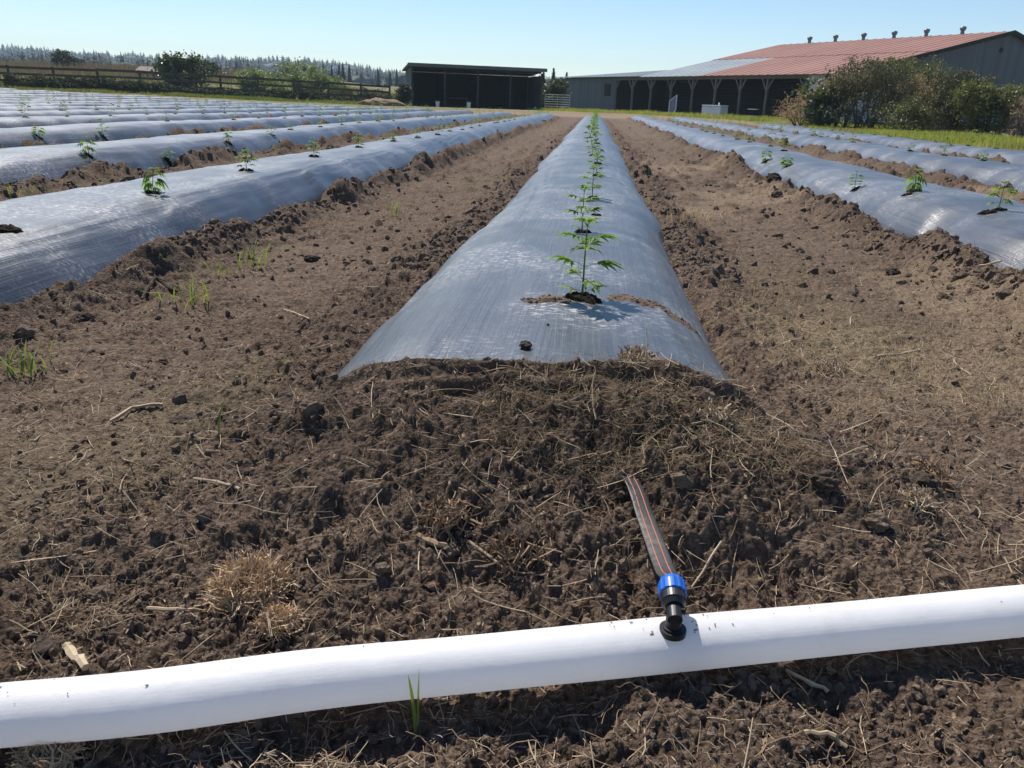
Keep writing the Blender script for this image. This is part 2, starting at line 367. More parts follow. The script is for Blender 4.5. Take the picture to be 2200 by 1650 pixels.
# tone: R moisture, G grass, B dry tan
ad_ = np.abs(dxf)
moist = np.clip(.9*sm(hf, .01, .1)*(1-sm(yf, 1.3, 1.5)*.7) + .55*sm(yf, 1.15, .8) + .45*np.exp(-((ad_-.55)/.13)**2)*Ef, 0, 1)
moist = moist*(1-.8*sm(np.abs(xf+.0), .75, 1.15)*(yf < 1.5))
fieldend = np.array([0.])
xr = 6.95 + .35*vn(yf*.3, yf*0, 61) + 1.6*sm(yf, 15, 9)*0
gr = sm(xf-xr, .3, 1.6)*(1-.0*yf)
yfar = 45.5+1.2*vn(xf*.4, yf*0, 62)
gfar = sm(yf-yfar, 1.0, 5)*(xf < 12)
gr = np.clip(np.maximum(gr*sm(fbm(xf*.6, yf*.6, 63, 3), -.5, .15), gfar*sm(fbm(xf*.25, yf*.25, 64, 3), -.2, .3)*.8), 0, 1)
gr = np.where((xf < -8) & (yf > 44), np.maximum(gr, .75*sm(yf, 44, 50)), gr)
gr = np.where(yf > 60, np.clip(.75+.3*fbm(xf*.02, yf*.02, 66, 2), 0, 1), gr)
tanm = np.clip(np.maximum(sm(yf, 41, 45), sm(xf, 6.9, 7.6))*.75, 0, 1)
tanm = np.maximum(tanm, .10*np.exp(-((ad_-1.03)/.3)**2)*sm(fbm(xf*.8, yf*.5, 65, 2), -.3, .4))
tufm = sm(fbm(xf*1.3+5, yf*.9, 81, 3), .0, .4); tanm = np.maximum(tanm, .55*tufm*(xf > .35)*(ad_ > .6)*(yf < 12))
wgr = .28*sm(fbm(xf*1.1, yf*.7, 67, 3), .12, .42)*(ad_ > .62)*(ad_ < 1.4)*(yf < 25)
gr = np.maximum(gr, wgr*.55)
moist = np.clip(moist + .55*fbm(xf*2.2, yf*1.6, 68, 4)*(ad_ > .5), 0, 1)
tone = np.stack([moist, gr, tanm, np.ones_like(gr)], -1)
ground = tag(mk('ground', np.stack([xf, yf, zf], -1), FQ, M_SOIL, smooth=True, attr=tone), 'brown tilled soil of the field with dry furrows between the beds', kind='structure')
# ------------------------------------------------------------------ mulch films
ORD = ['first', 'second', 'third', 'fourth', 'fifth', 'sixth', 'seventh', 'eighth', 'ninth', 'tenth', 'eleventh', 'twelfth', 'thirteenth', 'fourteenth', 'fifteenth']
def bedname(k):
    if k == 0: return 'the centre bed'
    return 'the %s bed %s of centre' % (ORD[abs(k)-1], 'left' if k < 0 else 'right')
films = {}
for k in range(KMIN, KMAX+1):
    far = abs(k) > 3
    ye = YEND[k]+.15
    l = [Y0-.17]; st = .0030 if k == 0 else .005 if abs(k) == 1 else .008 if not far else .016
    while l[-1] < ye: l.append(l[-1] + st*max(l[-1], .8)*(1+.2*min(l[-1], 10)) if not far else l[-1]+.12)
    yv = np.array(l); nt_ = 71 if abs(k) < 2 else 41 if not far else 25
    u = np.linspace(-1, 1, nt_); u = np.sign(u)*np.abs(u)**.8
    YV = np.repeat(yv[:, None], nt_, 1)
    c = CK[k] + .035*vn(YV*.35, np.full_like(YV, k*3.1), 5) + .02*vn(YV*1.1, np.full_like(YV, k*5.7), 6)
    DX = np.repeat((u*.555)[None], len(yv), 0); XV = c+DX
    E = sm(YV, Y0-.18, Y0-.10)*(1-sm(YV, ye-.25, ye+.1))
    Z = film_h(DX, YV, np.full(YV.shape, k), E)+T(XV, YV)
    if not far:   # fine lengthwise pull lines
        tt = np.abs(DX)/.5
        Z = Z + (.0042*vn(DX*42+YV*1.2, YV*1.6+k*9, 71) + .0018*vn(DX*95-YV*2, YV*2.6+k*9, 72))*sm(tt, .25, .7)
        Z = Z + .0016*vn(DX*24, YV*9+k*3, 73)
        wr_ = 1-np.abs(fbm(YV*1.9+DX*6*np.sign(DX), DX*9-YV*.7+k*5, 74, 3)*2.2); wr_ = np.clip(wr_, 0, 1)**5
        Z = Z + (.008 if k else .004)*wr_*sm(tt, .3, .7)*(1-sm(tt, .95, 1.05))*sm(vn(YV*.9, YV*0+k*4.1, 75), -.4, .3)
        Z = Z + .0035*np.clip(1-np.abs(vn(DX*16+YV*.8, YV*.8-k*2, 76))*3, 0, 1)**2*sm(tt, .15, .5)
    i2 = np.arange(XV.size).reshape(XV.shape)
    FF = np.stack([i2[:-1, :-1], i2[:-1, 1:], i2[1:, 1:], i2[1:, :-1]], -1).reshape(-1, 4)
    o = mk('mulch_film', np.stack([XV, YV, Z], -1).reshape(-1, 3), FF, M_FILM, smooth=True)
    tag(o, ('grey plastic mulch film stretched over %s' % bedname(k)) + (', nearest the pipe' if k == 0 else ''), 'mulch film', 'plastic mulch films over the planting beds')
    films[k] = o
# ------------------------------------------------------------------ stuff: clods, straw, roots
def sample(n, ymin, ymax, dens, seed, lift=0):
    r = np.random.default_rng(seed); out = []
    while sum(map(len, out)) < n:
        m = n*4
        y = 1/(1/ymax+(1/ymin-1/ymax)*r.random(m))
        x = (-.76*y-.1)+(1.3*y+.25)*r.random(m)
        z, k, dx, E, ro, hp = soil(x, y, True, True)
        fz = film_h(dx, y, k, E)+T(x, y)
        keep = (z > fz-.004) | ((E < .05))
        d = dens(x, y, np.abs(dx), E, ro, hp)
        keep &= r.random(m) < d
        out.append(np.stack([x, y, z], -1)[keep])
    return np.concatenate(out)[:n], r
TEMP = [lump(1, i, .33) for i in range(10)]
p1, r = sample(9500, .52, 9, lambda x, y, a, E, ro, hp: np.clip(.10+.6*ro*sm(fbm(x*5, y*5, 77, 2), -.4, .3), 0, 1)*(.45+.55*sm(y, .6, 1.1)), 3)
s1 = .0013+.0058*r.random(len(p1))**5 * (1+.2*p1[:, 1])
s1 *= (1+.22*p1[:, 1])
big = r.random(len(p1)) < .012; s1[big] *= 1.9
R1 = [rot(*(r.random(3)*6)) for _ in p1]
tag(scatter('soil_clods', TEMP, p1+np.c_[0*s1, 0*s1, s1*.1], np.c_[s1, s1*.85, s1*.7], R1, M_CLOD), 'crumbs and small clods of brown soil lying over the ground', kind='stuff')
# row-edge clods far along the beds
p2, r = sample(6500, 3, 36, lambda x, y, a, E, ro, hp: (np.exp(-((a-.56)/.10)**2)+.06)*E, 5)
s2 = (.006+.022*r.random(len(p2))**3)*(1+.03*p2[:, 1])
R2 = [rot(*(r.random(3)*6)) for _ in p2]
tag(scatter('edge_clods', TEMP, p2-np.c_[0*s2, 0*s2, s2*.15], np.c_[s2, s2*.9, s2*.7], R2, M_CLOD), 'loose dark clods heaped along the edges of the beds', kind='stuff')
def strand(r, n=5, curl=.5, thick=.02):
    a = 0; b = 0; P = [np.zeros(3)]
    for i in range(n):
        a += r.normal()*curl; b += r.normal()*curl*.5
        P.append(P[-1]+np.array([math.cos(a)*math.cos(b), math.sin(a)*math.cos(b), math.sin(b)])/n)
    P = np.array(P); P -= P.mean(0)
    V = []; F = []
    for i, p in enumerate(P):
        tw = thick*(1-.5*abs(i/n-.5))
        t = P[min(i+1, n)]-P[max(i-1, 0)]; t /= np.linalg.norm(t); sdv = np.cross(t, [0, 0, 1]); sdv /= np.linalg.norm(sdv)+1e-9; u = np.cross(sdv, t)
        V += [p+sdv*tw, p+u*tw*.8, p-sdv*tw]
    for i in range(n):
        for j in range(3):
            F.append((i*3+j, i*3+(j+1) % 3, i*3+3+(j+1) % 3, i*3+3+j))
    return np.array(V), np.array(F)
rs = np.random.default_rng(9)
ST = [strand(rs, 4, .16, .012) for _ in range(12)] ; SH = [strand(rs, 3, .12, .05) for _ in range(6)]
RT = [strand(rs, 8, .6, .0075) for _ in range(14)]
def litter(name, temps, n, y0, y1, dens, L0, L1, m, seed, label, pitch=.35, hi=.002):
    p, r = sample(n, y0, y1, dens, seed)
    L = (L0+(L1-L0)*r.random(n)**2.5)*(1+.09*p[:, 1])
    Rr = [rot(r.normal()*.8, r.normal()*pitch, r.random()*6.283) for _ in range(n)]
    return tag(scatter(name, temps, p+np.c_[0*L, 0*L, 0*L+hi+.03*L], np.c_[L, L, L], Rr, m), label, kind='stuff')
tuf = lambda x, y: sm(fbm(x*1.3+5, y*.9, 81, 3), .0, .4)
litter('straw_litter', ST, 8500, .5, 14, lambda x, y, a, E, ro, hp: (.12+.88*sm(y, .7, 1.3))*np.clip(.12+.8*tuf(x, y)*(x > .3)+.35*tuf(x, y)+.6*(np.hypot((x-.12)/.25, (y-1.38)/.12) < 1), 0, 1), .010, .065, M_STRAW, 21, 'short dry straws and stalks strewn over the soil')
litter('thatch', RT, 8000, .8, 9, lambda x, y, a, E, ro, hp: tuf(x, y)*(a > .5)*(.25+.75*(x > .2))+.6*(np.hypot((x-.12)/.3, (y-1.28)/.12) < 1), .02, .07, M_DRYG, 24, 'mats of fine pale dead grass on the soil, mostly right of the heap', pitch=.4, hi=.003)
litter('twigs', ST, 700, .5, 9, lambda x, y, a, E, ro, hp: (.06+.94*sm(y, .75, 1.3))*(.35+.65*tuf(x, y)), .03, .11, M_STRAW, 25, 'longer pale twigs and stalks scattered on the soil', hi=.004)
litter('chaff', SH, 4200, .5, 8, lambda x, y, a, E, ro, hp: .3+.5*tuf(x, y), .005, .018, M_STRAW, 22, 'small pale chips of chopped stalk on the soil')
litter('root_fibres', RT, 4200, .5, 5, lambda x, y, a, E, ro, hp: (.35+.65*sm(y, .75, 1.1))*np.clip(.15+6*hp+.3*(y < 1.3), 0, 1), .015, .09, M_ROOT, 23, 'fine brown roots tangled through the heaped soil', pitch=.6, hi=.004)
# dirt washed across the film by the first seedling
def dirt_patch(cx_, cy_, ax, ay, seed, shift=0):
    n = 120; u = np.linspace(-1, 1, n); U, V_ = np.meshgrid(u, u); X = cx_+U*ax; Y = cy_+V_*ay
    m = .95+.85*fbm(X*14, Y*22, seed, 3)-(U**2)*1.0-((V_-.35*np.sin(U*4+shift))*1.5)**2*1.3
    Z = film(X, Y)+np.clip(m, -.3, 1)*.010+clods(X, Y, .012, seed+2)*.9*(m > 0)-.003
    i = np.arange(n*n).reshape(n, n); Fq = np.stack([i[:-1, :-1], i[:-1, 1:], i[1:, 1:], i[1:, :-1]], -1).reshape(-1, 4)
    Fq = Fq[(m.ravel()[Fq] > 0.0).any(1)]
    return np.stack([X, Y, Z], -1).reshape(-1, 3), Fq
for i, (a, lb) in enumerate([((W(1175, 655, .17), .075, .055, 91, .6), 'thin curl of crumbly soil on the film left of the first seedling'),
                             ((W(1392, 652, .165), .165, .075, 95, 2.4), 'band of crumbly soil across the film right of the first seedling')]):
    (c_, ax, ay, sd_, sh) = a; V, Fq = dirt_patch(c_.x, c_.y, ax, ay, sd_, sh)
    tag(mk('spilled_soil', V, Fq, M_CLOD, smooth=True, attr=None), lb, kind='stuff')
# ------------------------------------------------------------------ single clods, tufts, sticks
def lumpthing(px, py, r, label, m=None, sub=3, flat=.75, seed=1, cat='clod', name='clod', zz=None, film_=False, group=None):
    z = .0
    for _ in range(4):
        P = W(px, py, z); z = top(P.x, P.y)
    V, F = lump(sub, seed, .22, 1.7); V = V*np.array([r, r*.9, r*flat])
    n = fbm(V[:, 0]/r*3+seed, V[:, 1]/r*3+V[:, 2]/r*2, seed, 2); V = V*(1+.13*n)[:, None]
    o = mk(name, V, F, m or M_CLOD, smooth=False, loc=(P.x, P.y, z+r*flat*.55)); tag(o, label, cat, group); return o
lumpthing(1128, 748, .0135, 'round black clod sitting alone on the centre film', M_BLACKCLOD, seed=2)
lumpthing(1177, 698, .0035, 'tiny black crumb on the centre film between clod and seedling', M_BLACKCLOD, seed=3, sub=2)
lumpthing(872, 782, .011, 'dark clod at the left front corner of the centre film', M_BLACKCLOD, seed=4)
lumpthing(980, 782, .012, 'brown clod on the film edge at the top of the heap', seed=5)
lumpthing(1660, 402, .065, 'large dark clod beside the first bed right of centre', M_BLACKCLOD, seed=6)
lumpthing(1668, 418, .045, 'grey clod just below the large dark clod right of centre', seed=7)
lumpthing(1500, 890, .024, 'dark clod at the right shoulder of the heap', seed=8)
lumpthing(1130, 1000, .028, 'dark clod bristling with roots on the front of the heap', M_BLACKCLOD, seed=9, flat=.6)
lumpthing(1420, 800, .035, 'straw covered clod on the crest of the heap', seed=10, flat=.5)
lumpthing(50, 700, .026, 'grey clod in the ridge left of the furrow, nearest the left edge', seed=11)
lumpthing(185, 680, .022, 'dark clod beside the grey clod below the left bed', M_BLACKCLOD, seed=12)
lumpthing(400, 905, .03, 'flat dark clod behind the lone green blade', M_BLACKCLOD, seed=13, flat=.45)
lumpthing(670, 925, .022, 'smooth brown clod left of the heap', seed=14)
lumpthing(88, 1090, .016, 'grey stone-like clod low at the left', seed=15)
lumpthing(705, 855, .016, 'dark crumbly clod by the left front corner of the film', M_BLACKCLOD, seed=16)
lumpthing(1980, 1045, .024, 'dark clod with roots in the right furrow', M_BLACKCLOD, seed=17, flat=.6)
lumpthing(1770, 1040, .022, 'dark clod on the right foot of the heap', M_BLACKCLOD, seed=18, flat=.6)
lumpthing(215, 1280, .018, 'brown clod above the wood chip at lower left', seed=19)
lumpthing(100, 1400, .018, 'dark clod by the hose at the lower left', M_BLACKCLOD, seed=20, flat=.6)
lumpthing(1915, 592, .03, 'small dark clod in the right furrow', M_BLACKCLOD, seed=21)
lumpthing(670, 560, .035, 'dark clod alone in the left furrow', M_BLACKCLOD, seed=22, flat=.5)
lumpthing(970, 1190, .013, 'pale grey clod on the lower heap', seed=23)
lumpthing(820, 1195, .012, 'rounded grey clod left of the pale clod on the lower heap', seed=24)
lumpthing(1885, 1130, .02, 'reddish clod below the roots on the right', seed=25)
def fibre_ball(px, py, rad, n, label, seed, m=M_ROOT, name='root_clump', cat='root clump', thick=.0012, flat=.6, up=0):
    r = np.random.default_rng(seed); z = 0
    for _ in range(4): P = W(px, py, z); z = top(P.x, P.y)
    root = empty(name, (P.x, P.y, z), label=label, cat=cat)
    V, F = lump(3, seed, .3); V = V*np.array([rad*.45, rad*.4, rad*flat*.4]); mk('soil_core', V, F, M_BLACKCLOD, root)
    Vs = []; Fs = []; k = 0
    for i in range(n):
        d = r.normal(size=3); d[2] = abs(d[2]); d /= np.linalg.norm(d); s0 = d*np.array([1, 1, flat])*rad*(.5+.35*r.random())
        V, F = strand(r, 6, .55, thick/(rad*.9)); L = rad*(.5+.9*r.random())
        V = (V*L) @ rot(r.random()*6, r.random()*6, r.random()*6).T + s0 + [0, 0, up]
        Vs.append(V); Fs.append(F+k); k += len(V)
    mk('fibres', np.concatenate(Vs), np.concatenate(Fs), m, root)
    return root
fibre_ball(540, 1280, .056, 1300, 'tan ball of matted roots lying behind the hose', 31, M_FIBRE, thick=.0008, flat=.8)
fibre_ball(600, 1340, .032, 420, 'small mat of tan roots in front of the root ball', 32, M_FIBRE, thick=.0008)
fibre_ball(1130, 985, .06, 150, 'clump of coarse roots sticking out of the heap front', 33)
fibre_ball(960, 1000, .045, 110, 'clump of pale roots left of the coarse clump on the heap', 34)
fibre_ball(1370, 775, .045, 170, 'tuft of dry straw on the crest of the heap', 35, M_STRAW, name='straw_tuft', cat='straw tuft', flat=.4)
fibre_ball(1530, 880, .04, 120, 'tuft of dry roots around the clod at the heap shoulder', 36, M_STRAW, name='straw_tuft', cat='straw tuft')
fibre_ball(1990, 1030, .05, 130, 'dry root clump in the right furrow', 37)
fibre_ball(110, 1630, .035, 420, 'tan root clump in front of the hose at lower left', 38, M_FIBRE, thick=.0008)
fibre_ball(725, 630, .03, 70, 'small dry tuft in the left furrow beside the centre bed', 39, M_STRAW, name='straw_tuft', cat='straw tuft')
fibre_ball(1790, 800, .05, 130, 'flattened pale straw tuft in the right furrow', 40, M_STRAW, name='straw_tuft', cat='straw tuft', flat=.25)
fibre_ball(1970, 1080, .035, 90, 'frayed straw tuft under the dark clod on the right', 41, M_STRAW, name='straw_tuft', cat='straw tuft', flat=.3)
def stick(pts, r0, label, m=M_STRAW, h=.006, name='stalk', cat='stalk', fz=None):
    P = []
    for i, (px, py) in enumerate(pts):
        z = 0
        for _ in range(4): p = W(px, py, z); z = top(p.x, p.y)
        if fz is not None: z = fz[i]; p = W(px, py, z)
        P.append(Vector((p.x, p.y, z+h)))
    Q = []
    for i in range(len(P)-1):
        for j in range(3): Q.append(P[i].lerp(P[i+1], j/3)+Vector((random.uniform(-1, 1), random.uniform(-1, 1), random.uniform(0, 1)))*r0*.6)
    Q.append(P[-1]); c = Q[0].copy(); g = G(); g.tube(Q, [r0*random.uniform(.75, 1.15) for _ in Q], 6)
    return tag(g.build(name, m, loc=tuple(c)), label, cat)
stick([(150, 1398), (168, 1420), (185, 1440)], .006, 'short thick wood chip behind the hose at lower left', name='wood_chip', cat='wood chip')
stick([(1010, 1092), (1090, 1130), (1160, 1160)], .0022, 'pale stalk lying across the middle of the heap')
stick([(415, 1025), (465, 1042), (515, 1056)], .0022, 'pale stalk on the left flank below the flat clod')
stick([(1440, 1105), (1510, 1080), (1565, 1055)], .002, 'pale stalk right of the black hose tape')
stick([(320, 1316), (380, 1320), (440, 1322)], .0026, 'flat pale stalk left of the root ball')
stick([(240, 910), (285, 885), (330, 880), (350, 878)], .004, 'split pale stalk in the left furrow')
stick([(1090, 1020), (1130, 1045), (1170, 1072)], .0018, 'thin pale stalk on the heap above the middle')
stick([(2085, 580), (2115, 575), (2150, 566)], .004, 'pale stick leaning against the film at far right', h=.01, fz=(.04, .07, .11))
stick([(375, 572), (330, 588), (300, 602)], .006, 'dark stick in the ridge of the left bed', M_BLACKCLOD, name='stick', cat='stick')
stick([(900, 1160), (940, 1164), (975, 1163)], .005, 'brown bark strip on the lower heap', M_ROOT, name='bark_strip', cat='bark')
stick([(560, 1352), (578, 1372), (586, 1400)], .0018, 'dry blade hanging over the white hose', h=.02)
stick([(1040, 1050), (1000, 1010), (925, 935)], .0022, 'long bent root running down the heap', M_ROOT, name='root', cat='root')
stick([(1690, 1450), (1740, 1478), (1775, 1505)], .003, 'split pale stalk in front of the hose on the right')
stick([(1725, 1580), (1770, 1600), (1815, 1622)], .003, 'pale split stalk at the bottom right')
stick([(610, 668), (640, 680), (665, 690)], .003, 'pale stalk in the left furrow near the centre bed')
stick([(1880, 770), (1930, 762), (1975, 755)], .004, 'bundle of pale stalks in the right furrow')
# ------------------------------------------------------------------ grass weeds
def blades(name, px, py, n, L, sp, label, seed, m=M_GRASSY, cat='grass tuft', lean=.35, wd=.0035):
    if name == 'grass_tuft' and lean == .35: n = int(n*2.2); lean = .85; wd = .0022; L *= .95
    r = random.Random(seed); z = 0
    for _ in range(4): P = W(px, py, z); z = top(P.x, P.y)
    root = empty(name, (P.x, P.y, z-.004), label=label, cat=cat)
    for b in range(n):
        a = r.random()*6.283; l = L*r.uniform(.6, 1.05); ln = r.uniform(.1, 1)*lean; ox, oy = r.gauss(0, sp), r.gauss(0, sp)
        V = []; F = []; ns = 7
        for i in range(ns+1):
            t = i/ns; ww = wd*r.uniform(.95, 1.05)*math.sin(math.pi*min(1, .25+.75*t))**.7
            q = Vector((ox+math.cos(a)*ln*l*t*t*1.3, oy+math.sin(a)*ln*l*t*t*1.3, l*t*(1-.35*ln*t)))
            s = Vector((-math.sin(a), math.cos(a), 0))*ww
            V += [q-s, q+Vector((0, 0, -ww*.6)), q+s]
        for i in range(ns):
            for j in range(2): F.append((i*3+j, i*3+j+1, i*3+j+4, i*3+j+3))
        mk('blade', V, F, m, root, smooth=True)
    return root
blades('grass_sprout', 470, 945, 1, .085, .001, 'single bright green grass blade on the left flank of the heap', 1, lean=.25, wd=.0045)
blades('grass_sprout', 884, 1568, 2, .085, .004, 'two thin green grass blades in front of the white hose', 2, lean=.12, wd=.0026)
blades('grass_tuft', 545, 575, 7, .16, .03, 'green grass tuft in the left furrow below the first left bed, farther one', 3)
blades('grass_tuft', 405, 655, 12, .12, .04, 'green grass tuft in the left furrow below the first left bed, nearer one', 4)
blades('grass_tuft', 25, 815, 14, .09, .04, 'green grass tuft at the left edge of the picture', 5)
blades('grass_tuft', 850, 465, 5, .14, .03, 'small green grass tuft beside the ridge in the left furrow', 6)
blades('grass_tuft', 490, 600, 6, .09, .05, 'sparse grass tuft between the two green tufts in the left furrow', 61)
blades('dry_grass_tuft', 260, 1050, 12, .035, .02, 'pale dry grass tuft at the left of the heap', 7, M_DRYG, wd=.0014, lean=.9)
blades('dry_grass_tuft', 1690, 700, 16, .06, .05, 'pale dry grass tuft beside the right side of the centre bed', 8, M_DRYG, wd=.0016, lean=.9)
blades('dry_grass_tuft', 1470, 495, 26, .09, .11, 'yellowish grass patch in the right furrow beside the centre bed', 9, M_DRYG, wd=.003, lean=.9)
blades('dry_grass_tuft', 1900, 930, 14, .06, .05, 'dry grass tuft in the middle of the right furrow', 10, M_DRYG, wd=.0014, lean=.9)
blades('dry_grass_tuft', 1620, 650, 5, .1, .03, 'few tall dry blades near the centre film on the right', 11, M_DRYG, wd=.0016, lean=.6)
blades('dry_grass_tuft', 60, 430, 14, .12, .08, 'olive grass tuft between the two nearest left beds at the frame edge', 12, M_GRASSY, wd=.003, lean=.6)
# ------------------------------------------------------------------ hemp seedlings
def leaflet(base, d, up, L, Wd, droop, ns, serr):
    d = d.normalized(); s = d.cross(up).normalized(); n = s.cross(d)
    V = []; F = []
    for i in range(ns+1):
        t = i/ns
        ww = Wd*math.sin(math.pi*min(1, t*.93+.07)**.85)**.9 if t < 1 else 0.0003
        if serr and i % 2: ww *= .76
        c = base+d*(L*t)-Vector((0, 0, 1))*(droop*L*t*t)
        lift = n*(ww*.35)
        V += [c-s*ww+lift, c, c+s*ww+lift]
    for i in range(ns):
        for j in range(2): F.append((i*3+j, i*3+j+1, i*3+j+4, i*3+j+3))
    return V, F
def hemp(name, H, spread, seed, detail, loc, rz=0, wilt=0., yellow=.15):
    r = random.Random(seed); root = None
    top_ = Vector((r.gauss(0, .02)*H*3, r.gauss(0, .02)*H*3, H))
    def sp(t): return Vector((top_.x*t*t, top_.y*t*t, H*t))
    G1 = G(); G2 = G()
    if detail: root = empty(name, loc, rz)
    nn = 6 if detail else 5
    sg = G(); sg.tube([sp(i/6)-Vector((0, 0, .01 if i == 0 else 0)) for i in range(7)], [.0032*(1-.09*i)*(H/.2)**.5 for i in range(7)], 6 if detail else 3)
    for k in range(nn):
        t = .06+.94*k/(nn-1) if nn > 1 else 1
        tk = spread*[.6, .8, .95, 1.0, .85, .45][k] if detail else spread*[.6, .85, 1, .8, .5][k]
        a0 = k*math.pi/2+r.uniform(-.4, .4)
        for sgn in ((0, 1) if k < nn-1 else (0, 1, .5, 1.5)):
            a = a0+math.pi*sgn+r.uniform(-.2, .2)
            el = r.uniform(.15, .5)-wilt + (.5 if k == nn-1 else 0)
            dr = Vector((math.cos(a)*math.cos(el), math.sin(a)*math.cos(el), math.sin(el)))
            b0 = sp(t); pl = tk*.35; b1 = b0+dr*pl
            g = G()
            if detail: g.tube([b0, (b0+b1)/2+Vector((0, 0, .004)), b1], .0009, 4)
            else: g.add([b0, b1, b0+Vector((0, 0, -.002))], [(0, 1, 2)])
            nl = (7 if k in (2, 3, 4) else 5 if k else 3) if detail else (5 if k else 3)
            side = dr.cross(Vector((0, 0, 1))).normalized(); upn = side.cross(dr)
            for q in range(nl):
                f = (q-(nl-1)/2)/((nl-1)/2)
                ang = f*1.15
                dd = dr*math.cos(ang)+side*math.sin(ang)
                Lq = tk*.72*(1-.5*abs(f)**1.3)*r.uniform(.92, 1.05)
                V, F = leaflet(b1, dd, upn, Lq, Lq*(.16 if detail else .21), .25+wilt*.9+r.uniform(0, .2), 16 if detail == 2 else 8 if detail else 3, detail == 2)
                g.add([tuple(v) for v in V], F)
            yel = k == 0 and r.random() < yellow*3
            if detail: g.build('leaf', M_LEAFY if yel else M_LEAF, root, smooth=False)
            else:
                (G2 if yel else G1).add(np.concatenate(g.V), g.F)
    if detail:
        sg.build('stem', M_STEM, root, smooth=True); return root
    # one-mesh seedling
    nV = G1.n; V = np.concatenate(G1.V+(G2.V if G2.n else [])+sg.V)
    F = G1.F+[tuple(i+nV for i in f) for f in G2.F]+[tuple(i+nV+G2.n for i in f) for f in sg.F]
    o = mk(name, V, F, [M_LEAF, M_LEAFY, M_STEM]); mi = [0]*len(G1.F)+[1]*len(G2.F)+[2]*len(sg.F)
    o.data.polygons.foreach_set('material_index', mi); o.location = loc; o.rotation_euler[2] = rz
    return o
def num(n):
    ones = ORD+['sixteenth', 'seventeenth', 'eighteenth', 'nineteenth']
    if n <= 19: return ones[n-1]
    tens = {2: 'twent', 3: 'thirt', 4: 'fort'}[n//10]
    return tens+'ieth' if n % 10 == 0 else tens+'y-'+ones[n % 10-1]
def inframe(P, m=.0):
    v = Vector(P)-Vector((0, 0, CAM_H)); zc = v.dot(_F)
    if zc <= .1: return None
    px = v.dot(_RR)/zc*F_PX+CX; py = -v.dot(_UU)/zc*F_PX+CY
    return (px, py, zc) if -10 < px < 2210 and -20 < py < 1660 else None
start = {0: [(1250, 648), (1250, 497), (1272, 424), (1281, 374)], -1: [(330, 418), (530, 371), (675, 339), (770, 318), (845, 305), (897, 298), (940, 291)],
         -2: [(190, 324), (360, 312), (490, 297), (585, 287)], -3: [(82, 282), (222, 276)], 1: [(2143, 460), (1960, 417), (1838, 392), (1690, 350), (1645, 337)]}
spots = []
prr = random.Random(5)
for k in range(KMAX, KMIN-1, -1):
    ypos = []
    for (px, py) in start.get(k, []):
        P = W(px, py, .19 if k else .17); ypos.append((P.x, P.y))
    y = ypos[-1][1] if ypos else Y0+.4+prr.random()
    x = CK[k]+.07
    while y < YEND[k]-.7:
        y += 1.14*prr.uniform(.86, 1.14)
        if prr.random() < .05: continue
        ypos.append((x+prr.gauss(0, .035), y))
    n = 0
    for (x_, y_) in ypos:
        z = float(film(np.array([x_]), np.array([y_]))[0])
        q = inframe((x_, y_, z))
        if q: n += 1; spots.append((q[2], k, n, x_, y_, z))
spots.sort()
P_SIMPLE = [hemp('hemp_seedling', .14+.012*i, .10+.008*(i % 3), 100+i, 0, (0, 0, -50)) for i in range(6)]
P_DET = {}
HG = 'hemp seedlings planted along the beds'
holeV, holeF = [], []
def hole_mesh(seed, r0):
    r = random.Random(seed); V = [(0, 0, .004)]; n = 16
    for ring, (rr_, zz) in enumerate(((.45, .012), (.8, .007), (1, -.006))):
        for j in range(n):
            a = 2*math.pi*j/n; q = r0*rr_*(1+.22*r.uniform(-1, 1)); V.append((math.cos(a)*q*1.25, math.sin(a)*q, zz*r.uniform(.3, 1.3)))
    F = [(0, 1+j, 1+(j+1) % n) for j in range(n)]
    for g in range(2):
        for j in range(n): F.append((1+g*n+j, 1+(g+1)*n+j, 1+(g+1)*n+(j+1) % n, 1+g*n+(j+1) % n))
    return V, F
holes = []
for i in range(5):
    V, F = hole_mesh(i, .034); holes.append((V, F))
def hole(k, x, y, s=1.0, i=0):
    V, F = holes[i % 5]; V = np.array(V)*[s, s, s]; VX = V[:, 0]+x; VY = V[:, 1]+y
    Z = film(VX, VY)+V[:, 2]+.002
    mk('planting_hole', np.stack([V[:, 0], V[:, 1], Z-Z[0]], -1), F, M_HOLE, films[k], loc=(x, y, float(Z[0])))
first300 = spots[:285]; rest = spots[285:]
nearspecs = {(0, 1): (.180, .120, 2, 0), (0, 2): (.155, .105, 2, 0), (0, 3): (.15, .10, 2, 0), (0, 4): (.14, .095, 1, 0),
             (-1, 1): (.11, .07, 1, .55), (-1, 2): (.105, .085, 1, .1), (1, 1): (.125, .085, 1, .15), (1, 2): (.13, .08, 1, .5)}
cop = 0
